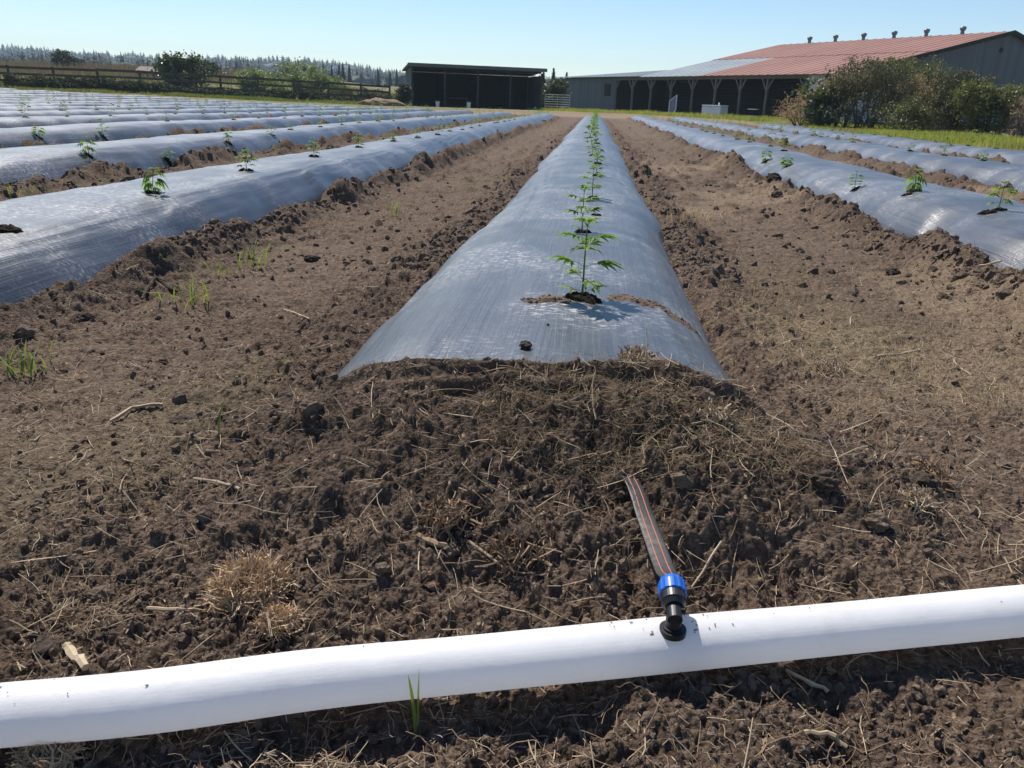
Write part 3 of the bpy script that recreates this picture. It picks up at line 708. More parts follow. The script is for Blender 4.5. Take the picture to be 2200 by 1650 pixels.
for zc, k, n, x, y, z in first300:
    lab = 'hemp seedling, %s from the near end, on %s' % (num(n), bedname(k))
    if (k, n) == (0, 1): lab = 'tallest sharp green hemp seedling nearest the camera on the centre bed'
    if (k, n) == (-1, 1): lab = 'wilted hemp seedling with yellow lower leaves, nearest on the first left bed'
    if (k, n) == (1, 1): lab = 'bushy hemp seedling nearest the right frame edge, first right bed'
    if zc < 9:
        sp_ = nearspecs.get((k, n), ((.125 if k == 0 else .09)+.04*prr.random(), .070+.025*prr.random(), 1, prr.random()*.4))
        o = hemp('hemp_seedling', sp_[0], sp_[1], 500+cop*7+3, sp_[2], (x, y, z+.002), {(0, 1): .35}.get((k, n), prr.random()*6), sp_[3], .9 if k == -1 else .2)
    else:
        src = P_SIMPLE[cop % 6]; o = src.copy(); col.objects.link(o)
        o.location = (x, y, z); o.rotation_euler = (0, 0, prr.random()*6.28); s = prr.uniform(.65, 1.2)*(1.1 if k == 0 else 1); o.scale = (s, s, s*prr.uniform(.7, 1.15)); o.rotation_euler[0] = prr.gauss(0, .12); o.rotation_euler[1] = prr.gauss(0, .12)
    cop += 1
    tag(o, lab, 'seedling', HG)
    if zc < 22: hole(k, x+.005, y-.008, 1.15 if (k, n) == (0, 1) else prr.uniform(.7, 1.15), cop)
g = G()
for zc, k, n, x, y, z in rest:
    s = prr.uniform(.7, 1.1); src = P_SIMPLE[prr.randrange(6)]
    V = np.array([v.co[:] for v in src.data.vertices]) @ rot(0, 0, prr.random()*6).T*s+np.array([x, y, z])
    g.add(V, [tuple(p.vertices) for p in src.data.polygons])
if g.n: tag(g.build('distant_seedlings', M_LEAF), 'tiny distant hemp seedlings at the far ends of the beds', kind='stuff')
for o in P_SIMPLE: bpy.data.objects.remove(o)
# empty torn holes seen on the films
for (k, px, py, s) in [(-1, 12, 489, 1.3), (1, 2120, 463, 1.1), (1, 1948, 420, .8), (-2, 225, 345, .9), (0, 1282, 455, .6)]:
    P = W(px, py, .19 if k else .17); hole(k, P.x, P.y, s, 3)
# ------------------------------------------------------------------ hose, connector and drip tape
M_HOSE = simple('white_hose', (.84, .84, .85), (.88, .88, .88), 3, .5, .06, 220, spec=.4, transl=.45, tint=(1, 1, 1, 1))
t_ = M_HOSE.node_tree; p_ = t_.nodes['Principled BSDF']; tc_ = nd(t_, 'ShaderNodeTexCoord'); mp_ = nd(t_, 'ShaderNodeMapping'); mp_.inputs['Rotation'].default_value = (0, 0, -.28)
t_.links.new(tc_.outputs['Object'], mp_.inputs[0])
w1 = nd(t_, 'ShaderNodeTexVoronoi', i_Scale=330.); w1.distance = 'CHEBYCHEV'; w1.inputs['Randomness'].default_value = .25; t_.links.new(mp_.outputs[0], w1.inputs['Vector'])
w2 = nd(t_, 'ShaderNodeTexNoise', i_Scale=18., i_Detail=4.0); t_.links.new(mp_.outputs[0], w2.inputs['Vector'])
bw = nd(t_, 'ShaderNodeBump', i_Strength=.16, i_Distance=.0012); t_.links.new(w1.outputs['Distance'], bw.inputs['Height'])
bw2 = nd(t_, 'ShaderNodeBump', i_Strength=.35, i_Distance=.006); t_.links.new(w2.outputs[0], bw2.inputs['Height']); t_.links.new(bw.outputs[0], bw2.inputs['Normal']); t_.links.new(bw2.outputs[0], p_.inputs['Normal'])
ng = nd(t_, 'ShaderNodeTexNoise', i_Scale=5., i_Detail=8.0, i_Roughness=.7); t_.links.new(tc_.outputs['Object'], ng.inputs['Vector'])
rg_ = ramp(t_, ng.outputs[0], [(.60, (0, 0, 0)), (.80, (.55, .55, .55))]); mg = nd(t_, 'ShaderNodeMixRGB'); old = p_.inputs['Base Color'].links[0].from_socket
t_.links.new(rg_.outputs[0], mg.inputs[0]); t_.links.new(old, mg.inputs[1]); mg.inputs[2].default_value = (.45, .37, .29, 1); t_.links.new(mg.outputs[0], p_.inputs['Base Color'])
M_BLK = simple('black_plastic', (.012, .012, .013), (.02, .02, .021), 8, .42, spec=.45)
M_BLU = simple('blue_plastic', (.01, .095, .42), (.012, .12, .50), 8, .4, spec=.45)
M_TAPE = simple('drip_tape', (.022, .021, .021), (.05, .046, .042), 30, .5, .2, 60, spec=.4)
M_STRIPE = simple('tape_stripe', (.38, .11, .065), (.45, .15, .09), 30, .6)
M_DIRT = simple('hose_dirt', (.10, .075, .055), (.2, .15, .11), 60, .9)
hroot = empty('irrigation_hose', (0, .82, 0), label='white lay-flat irrigation hose lying across the bare soil in front of the beds', cat='hose')
hp = [(-60, 1541), (0, 1536), (318, 1507), (682, 1458), (1000, 1427), (1440, 1384), (1800, 1350), (2200, 1311), (2260, 1306)]
HP = [W(a, b, .036) for a, b in hp]
HP = [HP[0]+(HP[0]-HP[1]).normalized()*d for d in (3, 1.2, .4)]+HP+[HP[-1]+(HP[-1]-HP[-2]).normalized()*d for d in (.4, 1.2, 3)]
def catmull(P, n):
    out = []
    for i in range(len(P)-1):
        p0, p1, p2, p3 = P[max(i-1, 0)], P[i], P[i+1], P[min(i+2, len(P)-1)]
        m = max(2, int((p2-p1).length/n))
        for j in range(m):
            t = j/m; out.append(.5*((2*p1)+(p2-p0)*t+(2*p0-5*p1+4*p2-p3)*t*t+(3*p1-p0-3*p2+p3)*t**3))
    return out+[P[-1]]
HC = catmull(HP, .006); nseg = 72
V = []; F = []
for i, p in enumerate(HC):
    t = (HC[min(i+3, len(HC)-1)]-HC[max(i-3, 0)]).normalized(); s = t.cross(_Z).normalized()
    rr_ = .0335+.0006*math.sin(p.x*13)
    for j in range(nseg):
        a = 2*math.pi*j/nseg
        rad = rr_*(1+.0035*math.sin(j*2.6+i*1.9)*(1 if (i+j) % 2 else .4))
        V.append(p+s*math.cos(a)*rad*1.05+_Z*(math.sin(a)*rad*.90))
for i in range(len(HC)-1):
    for j in range(nseg): F.append((i*nseg+j, i*nseg+(j+1) % nseg, (i+1)*nseg+(j+1) % nseg, (i+1)*nseg+j))
V = np.array([tuple(v) for v in V])-np.array([0, .82, 0])
mk('hose_wall', V, F, M_HOSE, hroot, smooth=True)
def P3(x, y, z): return (x, y-.82, z)
cb = W(1446, 1352, .068)      # where the flange sits
bx, by, bz = cb.x, cb.y+.002, .0650
g = G(); g.tube([P3(bx, by, bz-.004), P3(bx, by, bz+.0035)], .0158, 32); g.tube([P3(bx, by, bz+.003), P3(bx, by, bz+.0065)], .0125, 32)
cn = g.build('connector', M_BLK, hroot, smooth=False)
g = G(); g.tube([P3(bx, by, bz+.005), P3(bx, by, bz+.022)], [.0098, .0092], 24); g.tube([P3(bx, by-.009, bz+.021), P3(bx, by+.012, bz+.026)], [.0088, .0094], 24)
g.box(P3(bx+.0085, by+.004, bz+.028), (.006, .008, .004)); g.build('elbow', M_BLK, cn)
g = G(); ax = Vector((-.02, 1, .22)).normalized(); b0 = Vector((bx, by+.008, bz+.027))
def ap(t): v = b0+ax*t; return P3(v.x, v.y, v.z)
g.tube([ap(0), ap(.006), ap(.0065), ap(.018)], [.0105, .0142, .0152, .0152], 32); g.build('barrel', M_BLK, cn)
g = G(); V = []; nn = 48
for i, (t, r_) in enumerate([(.0175, .0150), (.019, .0166), (.034, .0163), (.040, .0145), (.044, .0112)]):
    q = Vector(ap(t)); s = ax.cross(_Z).normalized(); u = s.cross(ax)
    for j in range(nn):
        a = 2*math.pi*j/nn; rb = r_*(1+(.045 if j % 4 < 2 and i < 4 else 0)); V.append(q+(s*math.cos(a)+u*math.sin(a))*rb)
F = [(i*nn+j, i*nn+(j+1) % nn, (i+1)*nn+(j+1) % nn, (i+1)*nn+j) for i in range(4) for j in range(nn)]+[tuple(range(4*nn, 5*nn))]
mk('lock_nut', V, F, M_BLU, cn)
tp = [Vector(ap(.040))+Vector((0, .82, 0))]
tgt = [(1425, 1215, .083), (1405, 1160, .078), (1385, 1105, .078), (1368, 1055, .085), (1352, 1022, .088), (1340, 1000, .070), (1335, 990, .05)]
for px, py, z in tgt:
    tp.append(W(px, py, z))
tp = catmull(tp, .008); V = []; F = []; SV = [[], []]; nn = 16
for i, p in enumerate(tp):
    t = (tp[min(i+1, len(tp)-1)]-tp[max(i-1, 0)]).normalized(); s = t.cross(_Z).normalized(); u = s.cross(t)
    f = min(1, i/5); wdt = .0085+(.0135-.0085)*f; th = .0085+(.0016-.0085)*f
    tw = .18*math.sin(i*.12); s2_ = s*math.cos(tw)+u*math.sin(tw); u2 = u*math.cos(tw)-s*math.sin(tw)
    for j in range(nn):
        a = 2*math.pi*j/nn; V.append(p+s2_*math.cos(a)*wdt+u2*math.sin(a)*th*(1+.15*math.sin(i*.9+j)))
    for q, o_ in enumerate((-.38, .38)):
        e = .0007; zt = math.sqrt(1-o_*o_)*th+.0006
        c0 = p+s2_*o_*wdt+u2*zt
        SV[q] += [c0-s2_*e, c0+u2*.0004, c0+s2_*e]
F = [(i*nn+j, i*nn+(j+1) % nn, (i+1)*nn+(j+1) % nn, (i+1)*nn+j) for i in range(len(tp)-1) for j in range(nn)]
dt = mk('drip_tape', np.array([tuple(v) for v in V])-np.array([0, .82, 0]), F, M_TAPE, hroot, smooth=True)
for q in range(2):
    F = [(i*3+j, i*3+j+1, i*3+j+4, i*3+j+3) for i in range(len(tp)-1) for j in range(2)]
    mk('stripe', np.array([tuple(v) for v in SV[q]])-np.array([0, .82, 0]), F, M_STRIPE, dt)
# specks of dirt on the hose
g = G(); r_ = random.Random(4)
for i in range(100):
    c0 = HC[r_.randrange(len(HC)//3, 2*len(HC)//3)] if i < 55 else Vector((bx+r_.gauss(0, .035), 0, 0))
    cc = min(HC, key=lambda q: abs(q.x-c0.x)); a = r_.uniform(.15, 2.1); rr_ = .0336
    p = cc+Vector((.25*-math.cos(a)*rr_, -math.cos(a)*rr_*1.0, math.sin(a)*rr_*.97)); s = r_.uniform(.0004, .0011)
    V, F_ = TEMP[i % 10]; g.add((V*[s*r_.uniform(1, 3.2), s, s*.5]) @ rot(0, 0, r_.random()*3).T+np.array([p.x, p.y-.82, p.z]), [tuple(f) for f in F_])
tag(g.build('dirt_specks', M_DIRT, hroot), kind='stuff')
# ------------------------------------------------------------------ open shed
def gz(x, y): return float(T(np.array([x]), np.array([y]))[0])
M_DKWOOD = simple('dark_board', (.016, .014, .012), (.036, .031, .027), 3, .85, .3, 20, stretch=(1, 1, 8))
M_GRWOOD = simple('weathered_wood', (.10, .095, .085), (.19, .175, .15), 4, .85, .3, 20, stretch=(3, 3, .6))
M_SHPOST = simple('shed_post_wood', (.04, .037, .033), (.075, .07, .06), 4, .85, .3, 20)
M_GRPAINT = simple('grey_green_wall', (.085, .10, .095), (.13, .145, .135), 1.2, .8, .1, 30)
M_ROOFD = simple('shed_roofing', (.12, .14, .13), (.20, .22, .20), 1.5, .7)
M_WHITE = simple('white_plastic', (.62, .63, .64), (.75, .75, .75), 3, .5)
M_METAL = simple('galvanised_metal', (.38, .40, .41), (.52, .54, .55), 2, .45, metal=.6)
def frame(o, d, n):
    o = Vector(o); d = Vector(d); n = Vector(n)
    return lambda s, a, z: Vector((o.x+d.x*s+n.x*a, o.y+d.y*s+n.y*a, o.z+z))
def lbox(g, f, s0, s1, a0, a1, z0, z1):
    P = [f(s, a, z) for s in (s0, s1) for a in (a0, a1) for z in (z0, z1)]
    g.add([tuple(p) for p in P], [(0, 1, 3, 2), (4, 6, 7, 5), (0, 4, 5, 1), (2, 3, 7, 6), (0, 2, 6, 4), (1, 5, 7, 3)]); return g
A_ = AT(884, 228, 55); B_ = AT(1163, 238, 57); A_.z = .10; B_.z = .10
dS = (B_-A_).normalized(); nS = Vector((-dS.y, dS.x, 0)); LS = (B_-A_).length
fS = frame(A_, dS, nS)
root = empty('open_shed', A_, label='dark open-fronted wooden shed with flat sloping roof at the end of the left beds', cat='shed')
def rel(g, nm, m, rt, **k):
    o = g.build(nm, m, None, **k); o.data.transform(Matrix.Translation(-rt.location)); o.parent = rt; return o
DS = 4.2
g = G(); lbox(g, fS, 0, .08, .02, DS, 0, 2.35); g.add([tuple(fS(s, a, z)) for s in (0.002, .078) for a, z in ((.02, 2.345), (DS, 2.345), (.02, 2.62))], [(0, 1, 2), (3, 5, 4), (0, 3, 4, 1), (1, 4, 5, 2), (0, 2, 5, 3)]); rel(g, 'side_wall', M_GRPAINT, root)
g = G(); lbox(g, fS, LS-.08, LS, .02, DS, 0, 2.35); rel(g, 'side_wall', M_GRPAINT, root)
g = G()
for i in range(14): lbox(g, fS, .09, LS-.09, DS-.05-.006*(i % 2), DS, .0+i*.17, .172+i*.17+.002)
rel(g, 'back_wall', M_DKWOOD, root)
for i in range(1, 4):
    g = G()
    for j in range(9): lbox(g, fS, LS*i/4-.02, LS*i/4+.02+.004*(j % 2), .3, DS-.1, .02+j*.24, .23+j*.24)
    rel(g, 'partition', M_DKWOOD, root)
for i in range(5):
    g = G(); s = [.07, LS*.25, LS*.5, LS*.75, LS-.07][i]; lbox(g, fS, s-.06, s+.06, -.06, .06, 0, 2.5); rel(g, 'post', M_SHPOST, root)
g = G(); P = [fS(s, a, z) for s in (-.25, LS+.2) for a, z in ((-.35, 2.72), (DS+.2, 2.40), (DS+.2, 2.48), (-.35, 2.80))]
g.add([tuple(p) for p in P], [(0, 1, 2, 3), (7, 6, 5, 4), (0, 4, 5, 1), (1, 5, 6, 2), (2, 6, 7, 3), (3, 7, 4, 0)]); rf = rel(g, 'roof', M_ROOFD, root)
g = G(); lbox(g, fS, -.26, LS+.21, -.39, -.355, 2.60, 2.83); rel(g, 'fascia', M_GRPAINT, root)
g = G(); lbox(g, fS, .13, LS-.13, -.05, .05, 2.48, 2.7); rel(g, 'header_beam', M_DKWOOD, root)
def bucket(px, depth, h, label):
    P = AT(px, 232, depth); z = gz(P.x, P.y); r = empty('bucket', (P.x, P.y, z), label=label, cat='bucket', group='white buckets at the shed')
    g = G(); n = 20; V = []; F = []
    for rr_, zz in ((.115, 0), (.14, h), (.15, h), (.15, h-.03), (.13, h-.03), (.105, .01)):
        for j in range(n): V.append((rr_*math.cos(2*math.pi*j/n), rr_*math.sin(2*math.pi*j/n), zz))
    for i in range(5):
        for j in range(n): F.append((i*n+j, i*n+(j+1) % n, (i+1)*n+(j+1) % n, (i+1)*n+j))
    F.append(tuple(range(n))[::-1]); F.append(tuple(range(5*n, 6*n))); g.add(V, F); mk('pail', V, F, M_WHITE, r)
    g = G(); g.tube([(math.cos(a)*.15, 0.02, h-.01+math.sin(a)*.1) for a in np.linspace(0, math.pi, 9)], .006, 5); g.build('bail', M_METAL, r)
bucket(940, 53.5, .36, 'white bucket in front of the first shed bay from the left')
bucket(1007, 53.8, .36, 'white bucket in front of the shed between second and third bay')
P = AT(985, 213, 57.5); r = empty('bench', (P.x, P.y, gz(P.x, P.y)), math.atan2(dS.y, dS.x), label='low pale plank bench inside the second bay of the dark shed', cat='bench')
g = G(); g.box((0, 0, .62), (1.35, .3, .05)); g.build('plank', M_GRWOOD, r)
for s in (-.6, .6): g = G(); g.box((s, 0, .3), (.07, .26, .58)); g.build('leg', M_DKWOOD, r)
# ------------------------------------------------------------------ barn
A_ = Vector((-3.322, 77.258, .22)); dB = Vector((.54945, -.83553, 0)); nB = Vector((.83553, .54945, 0)); fB = frame(A_, dB, nB)
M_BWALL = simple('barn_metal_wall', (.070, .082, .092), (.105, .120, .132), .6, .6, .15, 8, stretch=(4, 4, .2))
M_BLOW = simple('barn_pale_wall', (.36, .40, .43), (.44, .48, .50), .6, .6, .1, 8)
M_RED = simple('red_metal_roof', (.195, .090, .068), (.285, .142, .110), .7, .75, .1, 3, stretch=(.3, 1.5, 1))
M_PALE = simple('pale_metal_roof', (.22, .25, .26), (.31, .34, .34), .5, .45, .1, 3)
M_GREYR = simple('grey_metal_roof', (.23, .27, .30), (.32, .36, .38), .5, .5, .1, 3)
M_VENT = simple('vent_metal', (.12, .15, .16), (.2, .23, .24), 4, .5, metal=.4)
EZ = 2.62; RZ = 5.6; RA = 13.66; S0 = 12.6; S1 = 32.4
barn = empty('barn', A_, label='long barn with rust red ribbed roof, roof vents and grey gable wall', cat='barn')
def ribbed(f, s0, s1, a0, z0, a1, z1, m, name, rib=.75, rh=.032, th=.04, par=None):
    V = []; F = []; cols = []; s = s0
    while s < s1-.01:
        e = min(s+rib, s1)
        cols += [(s, 0), (e-.16 if e-s > .3 else e-.02, 0)]
        if e < s1-.01: cols += [(e-.11, rh), (e-.05, rh)]
        s = e
    cols.append((s1, 0)); n = len(cols)
    for s, h in cols: V += [f(s, a0, z0+h), f(s, a1, z1+h), f(s, a0, z0-th), f(s, a1, z1-th)]
    for i in range(n-1):
        b = i*4; F += [(b, b+4, b+5, b+1), (b+2, b+3, b+7, b+6), (b, b+2, b+6, b+4), (b+1, b+5, b+7, b+3)]
    F += [(0, 1, 3, 2), ((n-1)*4, (n-1)*4+2, (n-1)*4+3, (n-1)*4+1)]
    g = G().add([tuple(v) for v in V], F); o = rel(g, name, m, barn)
    if par: o.parent = par; o.location = -par.location if par is not barn else o.location
    return o
zat = lambda a: EZ+.06+(RZ-EZ)*a/RA
ribbed(fB, S0, 19.5, -.45, zat(-.45), 6.6, zat(6.6), M_PALE, 'pale_roof_panel')
r1 = ribbed(fB, 19.5, S1+.25, -.45, zat(-.45), 6.6, zat(6.6), M_RED, 'roof')
ribbed(fB, S0, S1+.25, 6.6, zat(6.6)+.03, RA, zat(RA)+.03, M_RED, 'roof')
ribbed(fB, S0, S1+.25, RA, zat(RA)+.03, 2*RA+.4, zat(-.4)+.03, M_GREYR, 'back_roof')
ribbed(fB, -.3, S0-.01, -.45, EZ+.02, RA, EZ+.02+1.33, M_GREYR, 'low_roof')
ribbed(fB, -.3, S0-.01, RA, EZ+.02+1.33, 2*RA, EZ, M_GREYR, 'low_back_roof')
for s in (13.6, 16.1, 18.6, 21.3, 24.0, 26.6, 29.15):
    pass
for i, s in enumerate((S1-16.5, S1-13.9, S1-11.26, S1-8.6, S1-6.0, S1-3.3)):
    b = fB(s, RA, 0)-A_; g = G(); zb = zat(RA)+.02
    g.tube([b+Vector((0, 0, zb-.1)), b+Vector((0, 0, zb+.22))], [.14, .12], 14)
    g.tube([b+Vector((0, 0, zb+.21)), b+Vector((0, 0, zb+.25)), b+Vector((0, 0, zb+.40)), b+Vector((0, 0, zb+.47)), b+Vector((0, 0, zb+.50))], [.12, .18, .21, .16, .02], 14)
    g.build('roof_vent', M_VENT, barn)
# front walls, posts and braces
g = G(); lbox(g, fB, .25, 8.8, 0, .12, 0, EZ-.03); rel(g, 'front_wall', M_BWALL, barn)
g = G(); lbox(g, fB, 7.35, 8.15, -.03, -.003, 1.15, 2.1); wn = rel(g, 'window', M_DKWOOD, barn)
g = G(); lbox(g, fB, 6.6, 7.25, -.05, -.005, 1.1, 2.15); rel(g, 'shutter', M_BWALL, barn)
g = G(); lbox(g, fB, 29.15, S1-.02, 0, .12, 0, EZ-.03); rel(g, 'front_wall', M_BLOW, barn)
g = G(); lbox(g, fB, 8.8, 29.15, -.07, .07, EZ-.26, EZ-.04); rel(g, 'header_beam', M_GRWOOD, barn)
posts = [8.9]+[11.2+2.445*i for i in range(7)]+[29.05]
for i, s in enumerate(posts):
    g = G(); lean = .03*math.sin(i*2.3); a = fB(s+lean, 0, -.05)-A_; b = fB(s, 0, EZ-.27)-A_
    g.beam(a, b, .13, .13)
    ps = g.build('post', M_GRWOOD, barn)
    for sg in (-1, 1):
        if (i == 0 and sg < 0) or (i == len(posts)-1 and sg > 0): continue
        g = G(); g.beam(fB(s+sg*.05, -.035, EZ-.95)-A_, fB(s+sg*.52, -.035, EZ-.2)-A_, .09, .09); g.build('brace', M_GRWOOD, ps)
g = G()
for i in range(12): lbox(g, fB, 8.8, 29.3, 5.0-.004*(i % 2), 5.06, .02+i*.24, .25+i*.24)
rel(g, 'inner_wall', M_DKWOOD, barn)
for s in (8.82, 29.14):
    g = G(); lbox(g, fB, s-.04, s+.04, .13, 4.98, 0, EZ-.05); rel(g, 'cross_wall', M_DKWOOD, barn)
g = G()
for s in np.arange(9.6, 29, 2.445): lbox(g, fB, s, s+.08, .1, 4.9, EZ-.1, EZ+.06)
rel(g, 'rafters', M_DKWOOD, barn)
# gable wall facing the camera side
def gable(s0, s1, zt, zr, nm, m, lo):
    P = [(0.05, lo), (2*RA-.1, lo), (2*RA-.1, zt), (RA, zr), (.05, zt)]
    V = [fB(s, a, z) for s in (s0, s1) for a, z in P]; n = 5
    F = [tuple(range(5)), tuple(range(9, 4, -1))]+[(i, i+5, (i+1) % 5+5, (i+1) % 5) for i in range(5)]
    return rel(G().add([tuple(v) for v in V], F), nm, m, barn)
gw = gable(S1-.14, S1, EZ-.02, zat(RA)-.08, 'gable_wall', M_BWALL, 2.35)
g = G(); lbox(g, fB, S1-.16, S1-.02, .13, 2*RA-.15, 0, 2.345); rel(g, 'lower_wall', M_BLOW, barn)
g = G(); b = fB(S1+.01, 13.1, 4.55)-A_; g.tube([b, b+dB*.05], .16, 14); g.build('vent_hole', M_DKWOOD, barn)
g = G(); lbox(g, fB, S1-.02, S1+.03, RA+8.8, RA+10.6, 2.45, 3.5); rel(g, 'window', M_DKWOOD, barn)
for a0, z0, a1, z1 in ((-.47, zat(-.45), RA, zat(RA)), (RA, zat(RA), 2*RA+.42, zat(-.4))):
    V = [fB(s, a, z) for s in (S1+.255, S1+.30) for a, z in ((a0, z0-.16), (a1, z1-.16), (a1, z1+.08), (a0, z0+.08))]
    rel(G().add([tuple(v) for v in V], [(0, 1, 2, 3), (7, 6, 5, 4), (0, 4, 5, 1), (1, 5, 6, 2), (2, 6, 7, 3), (3, 7, 4, 0)]), 'barge_board', M_DKWOOD, barn)
gable(-.0, .12, EZ-.03, EZ+1.22, 'far_gable', M_BWALL, 0)
gable(S0+.02, S0+.14, EZ-.03, zat(RA)-.08, 'mid_gable', M_BWALL, 2.4)
g = G(); lbox(g, fB, .15, S1-.2, 2*RA-.3, 2*RA-.18, 0, EZ-.05); rel(g, 'rear_wall', M_BWALL, barn)
# things under the lean-to
fz = A_.z
b = fB(17.6, -.9, -A_.z); zb = gz(b.x, b.y)
r = empty('solar_panel', (b.x, b.y, zb), math.atan2(dB.y, dB.x), label='dark blue panel leaning at a slant under the barn eave', cat='panel')
Mx = Matrix.Rotation(R(-28), 3, 'Y') @ Matrix.Rotation(R(-20), 3, 'X')
M_BPAN = simple('blue_panel', (.005, .010, .028), (.009, .018, .045), 3, .6); 
g = G(); g.box((0, 0, .62), (.85, .035, 1.25), [list(q) for q in Mx]); g.build('sheet', M_BPAN, r)
g = G()
for (cx_, cz_, w_, h_) in ((-.44, 0, .04, 1.3), (.44, 0, .04, 1.3), (0, .64, .84, .04), (0, -.64, .84, .04)):
    c_ = Mx @ Vector((cx_, 0, cz_)); g.box((c_.x, c_.y, c_.z+.62), (w_, .05, h_), [list(q) for q in Mx])
g.build('rim', M_METAL, r)
b = fB(22.6, -1.3, -A_.z); zb = gz(b.x, b.y)
r = empty('chest_freezer', (b.x, b.y, zb), math.atan2(dB.y, dB.x)+.1, label='white chest freezer standing open to the field under the barn eave', cat='freezer')
M_WSIDE = simple('freezer_shell', (.6, .62, .65), (.7, .72, .74), 2, .4)
import bmesh
def bevbox(name, c, d, bv, m, par):
    bm = bmesh.new(); bmesh.ops.create_cube(bm, size=1)
    for v in bm.verts: v.co = Vector((v.co.x*d[0]+c[0], v.co.y*d[1]+c[1], v.co.z*d[2]+c[2]))
    bmesh.ops.bevel(bm, geom=bm.edges[:], offset=bv, segments=2, affect='EDGES'); me = bpy.data.meshes.new(name); bm.to_mesh(me); bm.free(); me.materials.append(m)
    o = bpy.data.objects.new(name, me); col.objects.link(o); o.parent = par; return o
bevbox('cabinet', (0, 0, .33), (1.7, .75, .62), .03, M_WSIDE, r); bevbox('lid', (0, 0, .70), (1.74, .79, .09), .03, M_WHITE, r)
bevbox('handle', (0, -.42, .68), (.25, .03, .03), .01, M_METAL, r); bevbox('plinth', (0, .02, .02), (1.6, .68, .05), .01, M_BLK, r)
tag(G().tube([(0, 0, 0), (0, 0, .06), (0, 0, .13), (0, 0, .17)], [.05, .055, .05, .02], 10).build('jar', M_WHITE), 'small white jar standing on the white chest freezer', 'jar').location = (b.x+.25, b.y, zb+.745)
b = fB(26.0, -1.1, -A_.z); zb = gz(b.x, b.y)
r = empty('shelf_rack', (b.x, b.y, zb), math.atan2(dB.y, dB.x)+.3, label='small dark rack with two white shelf boards by the last posts', cat='rack')
for z in (.14, .56): bevbox('shelf', (0, 0, z), (.62, .3, .05), .008, M_WHITE, r)
bevbox('upright', (0, .02, .3), (.07, .07, .6), .01, M_DKWOOD, r); bevbox('foot', (0, 0, .03), (.3, .3, .04), .01, M_DKWOOD, r)
# ------------------------------------------------------------------ gate
PL = AT(1170, 229, 61); PR = AT(1224, 230, 61); dG = (PR-PL).normalized(); dG.z = 0; LG = (PR-PL).length; zb = gz(PL.x, PL.y)+.02
r = empty('field_gate', (PL.x, PL.y, zb), math.atan2(dG.y, dG.x), label='pale tubular metal field gate between the shed and the barn', cat='gate')
for i in range(6): g = G(); z = .25+i*.17; g.tube([(0, 0, z), (LG, 0, z)], .022, 6); g.build('rail', M_METAL, r)
for x in (.02, LG*.5, LG-.02): g = G(); g.tube([(x, 0, .12), (x, 0, 1.16)], .025, 6); g.build('upright', M_METAL, r)
# ------------------------------------------------------------------ fence
FP = [(-160, 45), (0, 48.5), (130, 49.5), (237, 50.5), (400, 52), (547, 54), (690, 56), (800, 58), (872, 60)]
fpts = []
for px, zc in FP:
    q = AT(px, 205, zc); fpts.append(Vector((q.x, q.y, gz(q.x, q.y))))
M_FENCE = simple('fence_board', (.06, .048, .032), (.125, .10, .065), 5, .9, .2, 30)
fr = empty('board_fence', fpts[0], label='long dark three-rail wooden fence along the far left edge of the field', cat='fence')
tot = [0]
for i in range(len(fpts)-1): tot.append(tot[-1]+(fpts[i+1]-fpts[i]).length)
def fpos(s):
    for i in range(len(fpts)-1):
        if s <= tot[i+1]: t = (s-tot[i])/(tot[i+1]-tot[i]); return fpts[i].lerp(fpts[i+1], t)
    return fpts[-1]
s = 0; prev = None; fpr = random.Random(2)
while s < tot[-1]:
    p = fpos(s); p = Vector((p.x, p.y, gz(p.x, p.y)+.03*fpr.uniform(-1, 1)))
    g = G(); g.beam(p-fr.location-Vector((0, 0, .2)), p-fr.location+Vector((fpr.uniform(-.02, .02), 0, 1.36)), .11, .11); g.build('post', M_FENCE, fr)
    if prev is not None:
        for h, wd in ((1.26, .15), (.88, .13), (.50, .13)):
            o_ = Vector((.0, -.075, 0)); a = prev-fr.location+o_+Vector((0, 0, h+fpr.uniform(-.02, .02))); b = p-fr.location+o_+Vector((0, 0, h+fpr.uniform(-.02, .02)))
            g = G(); g.beam(a, b, .035, wd); g.build('rail', M_FENCE, fr)
    prev = p; s += 2.44
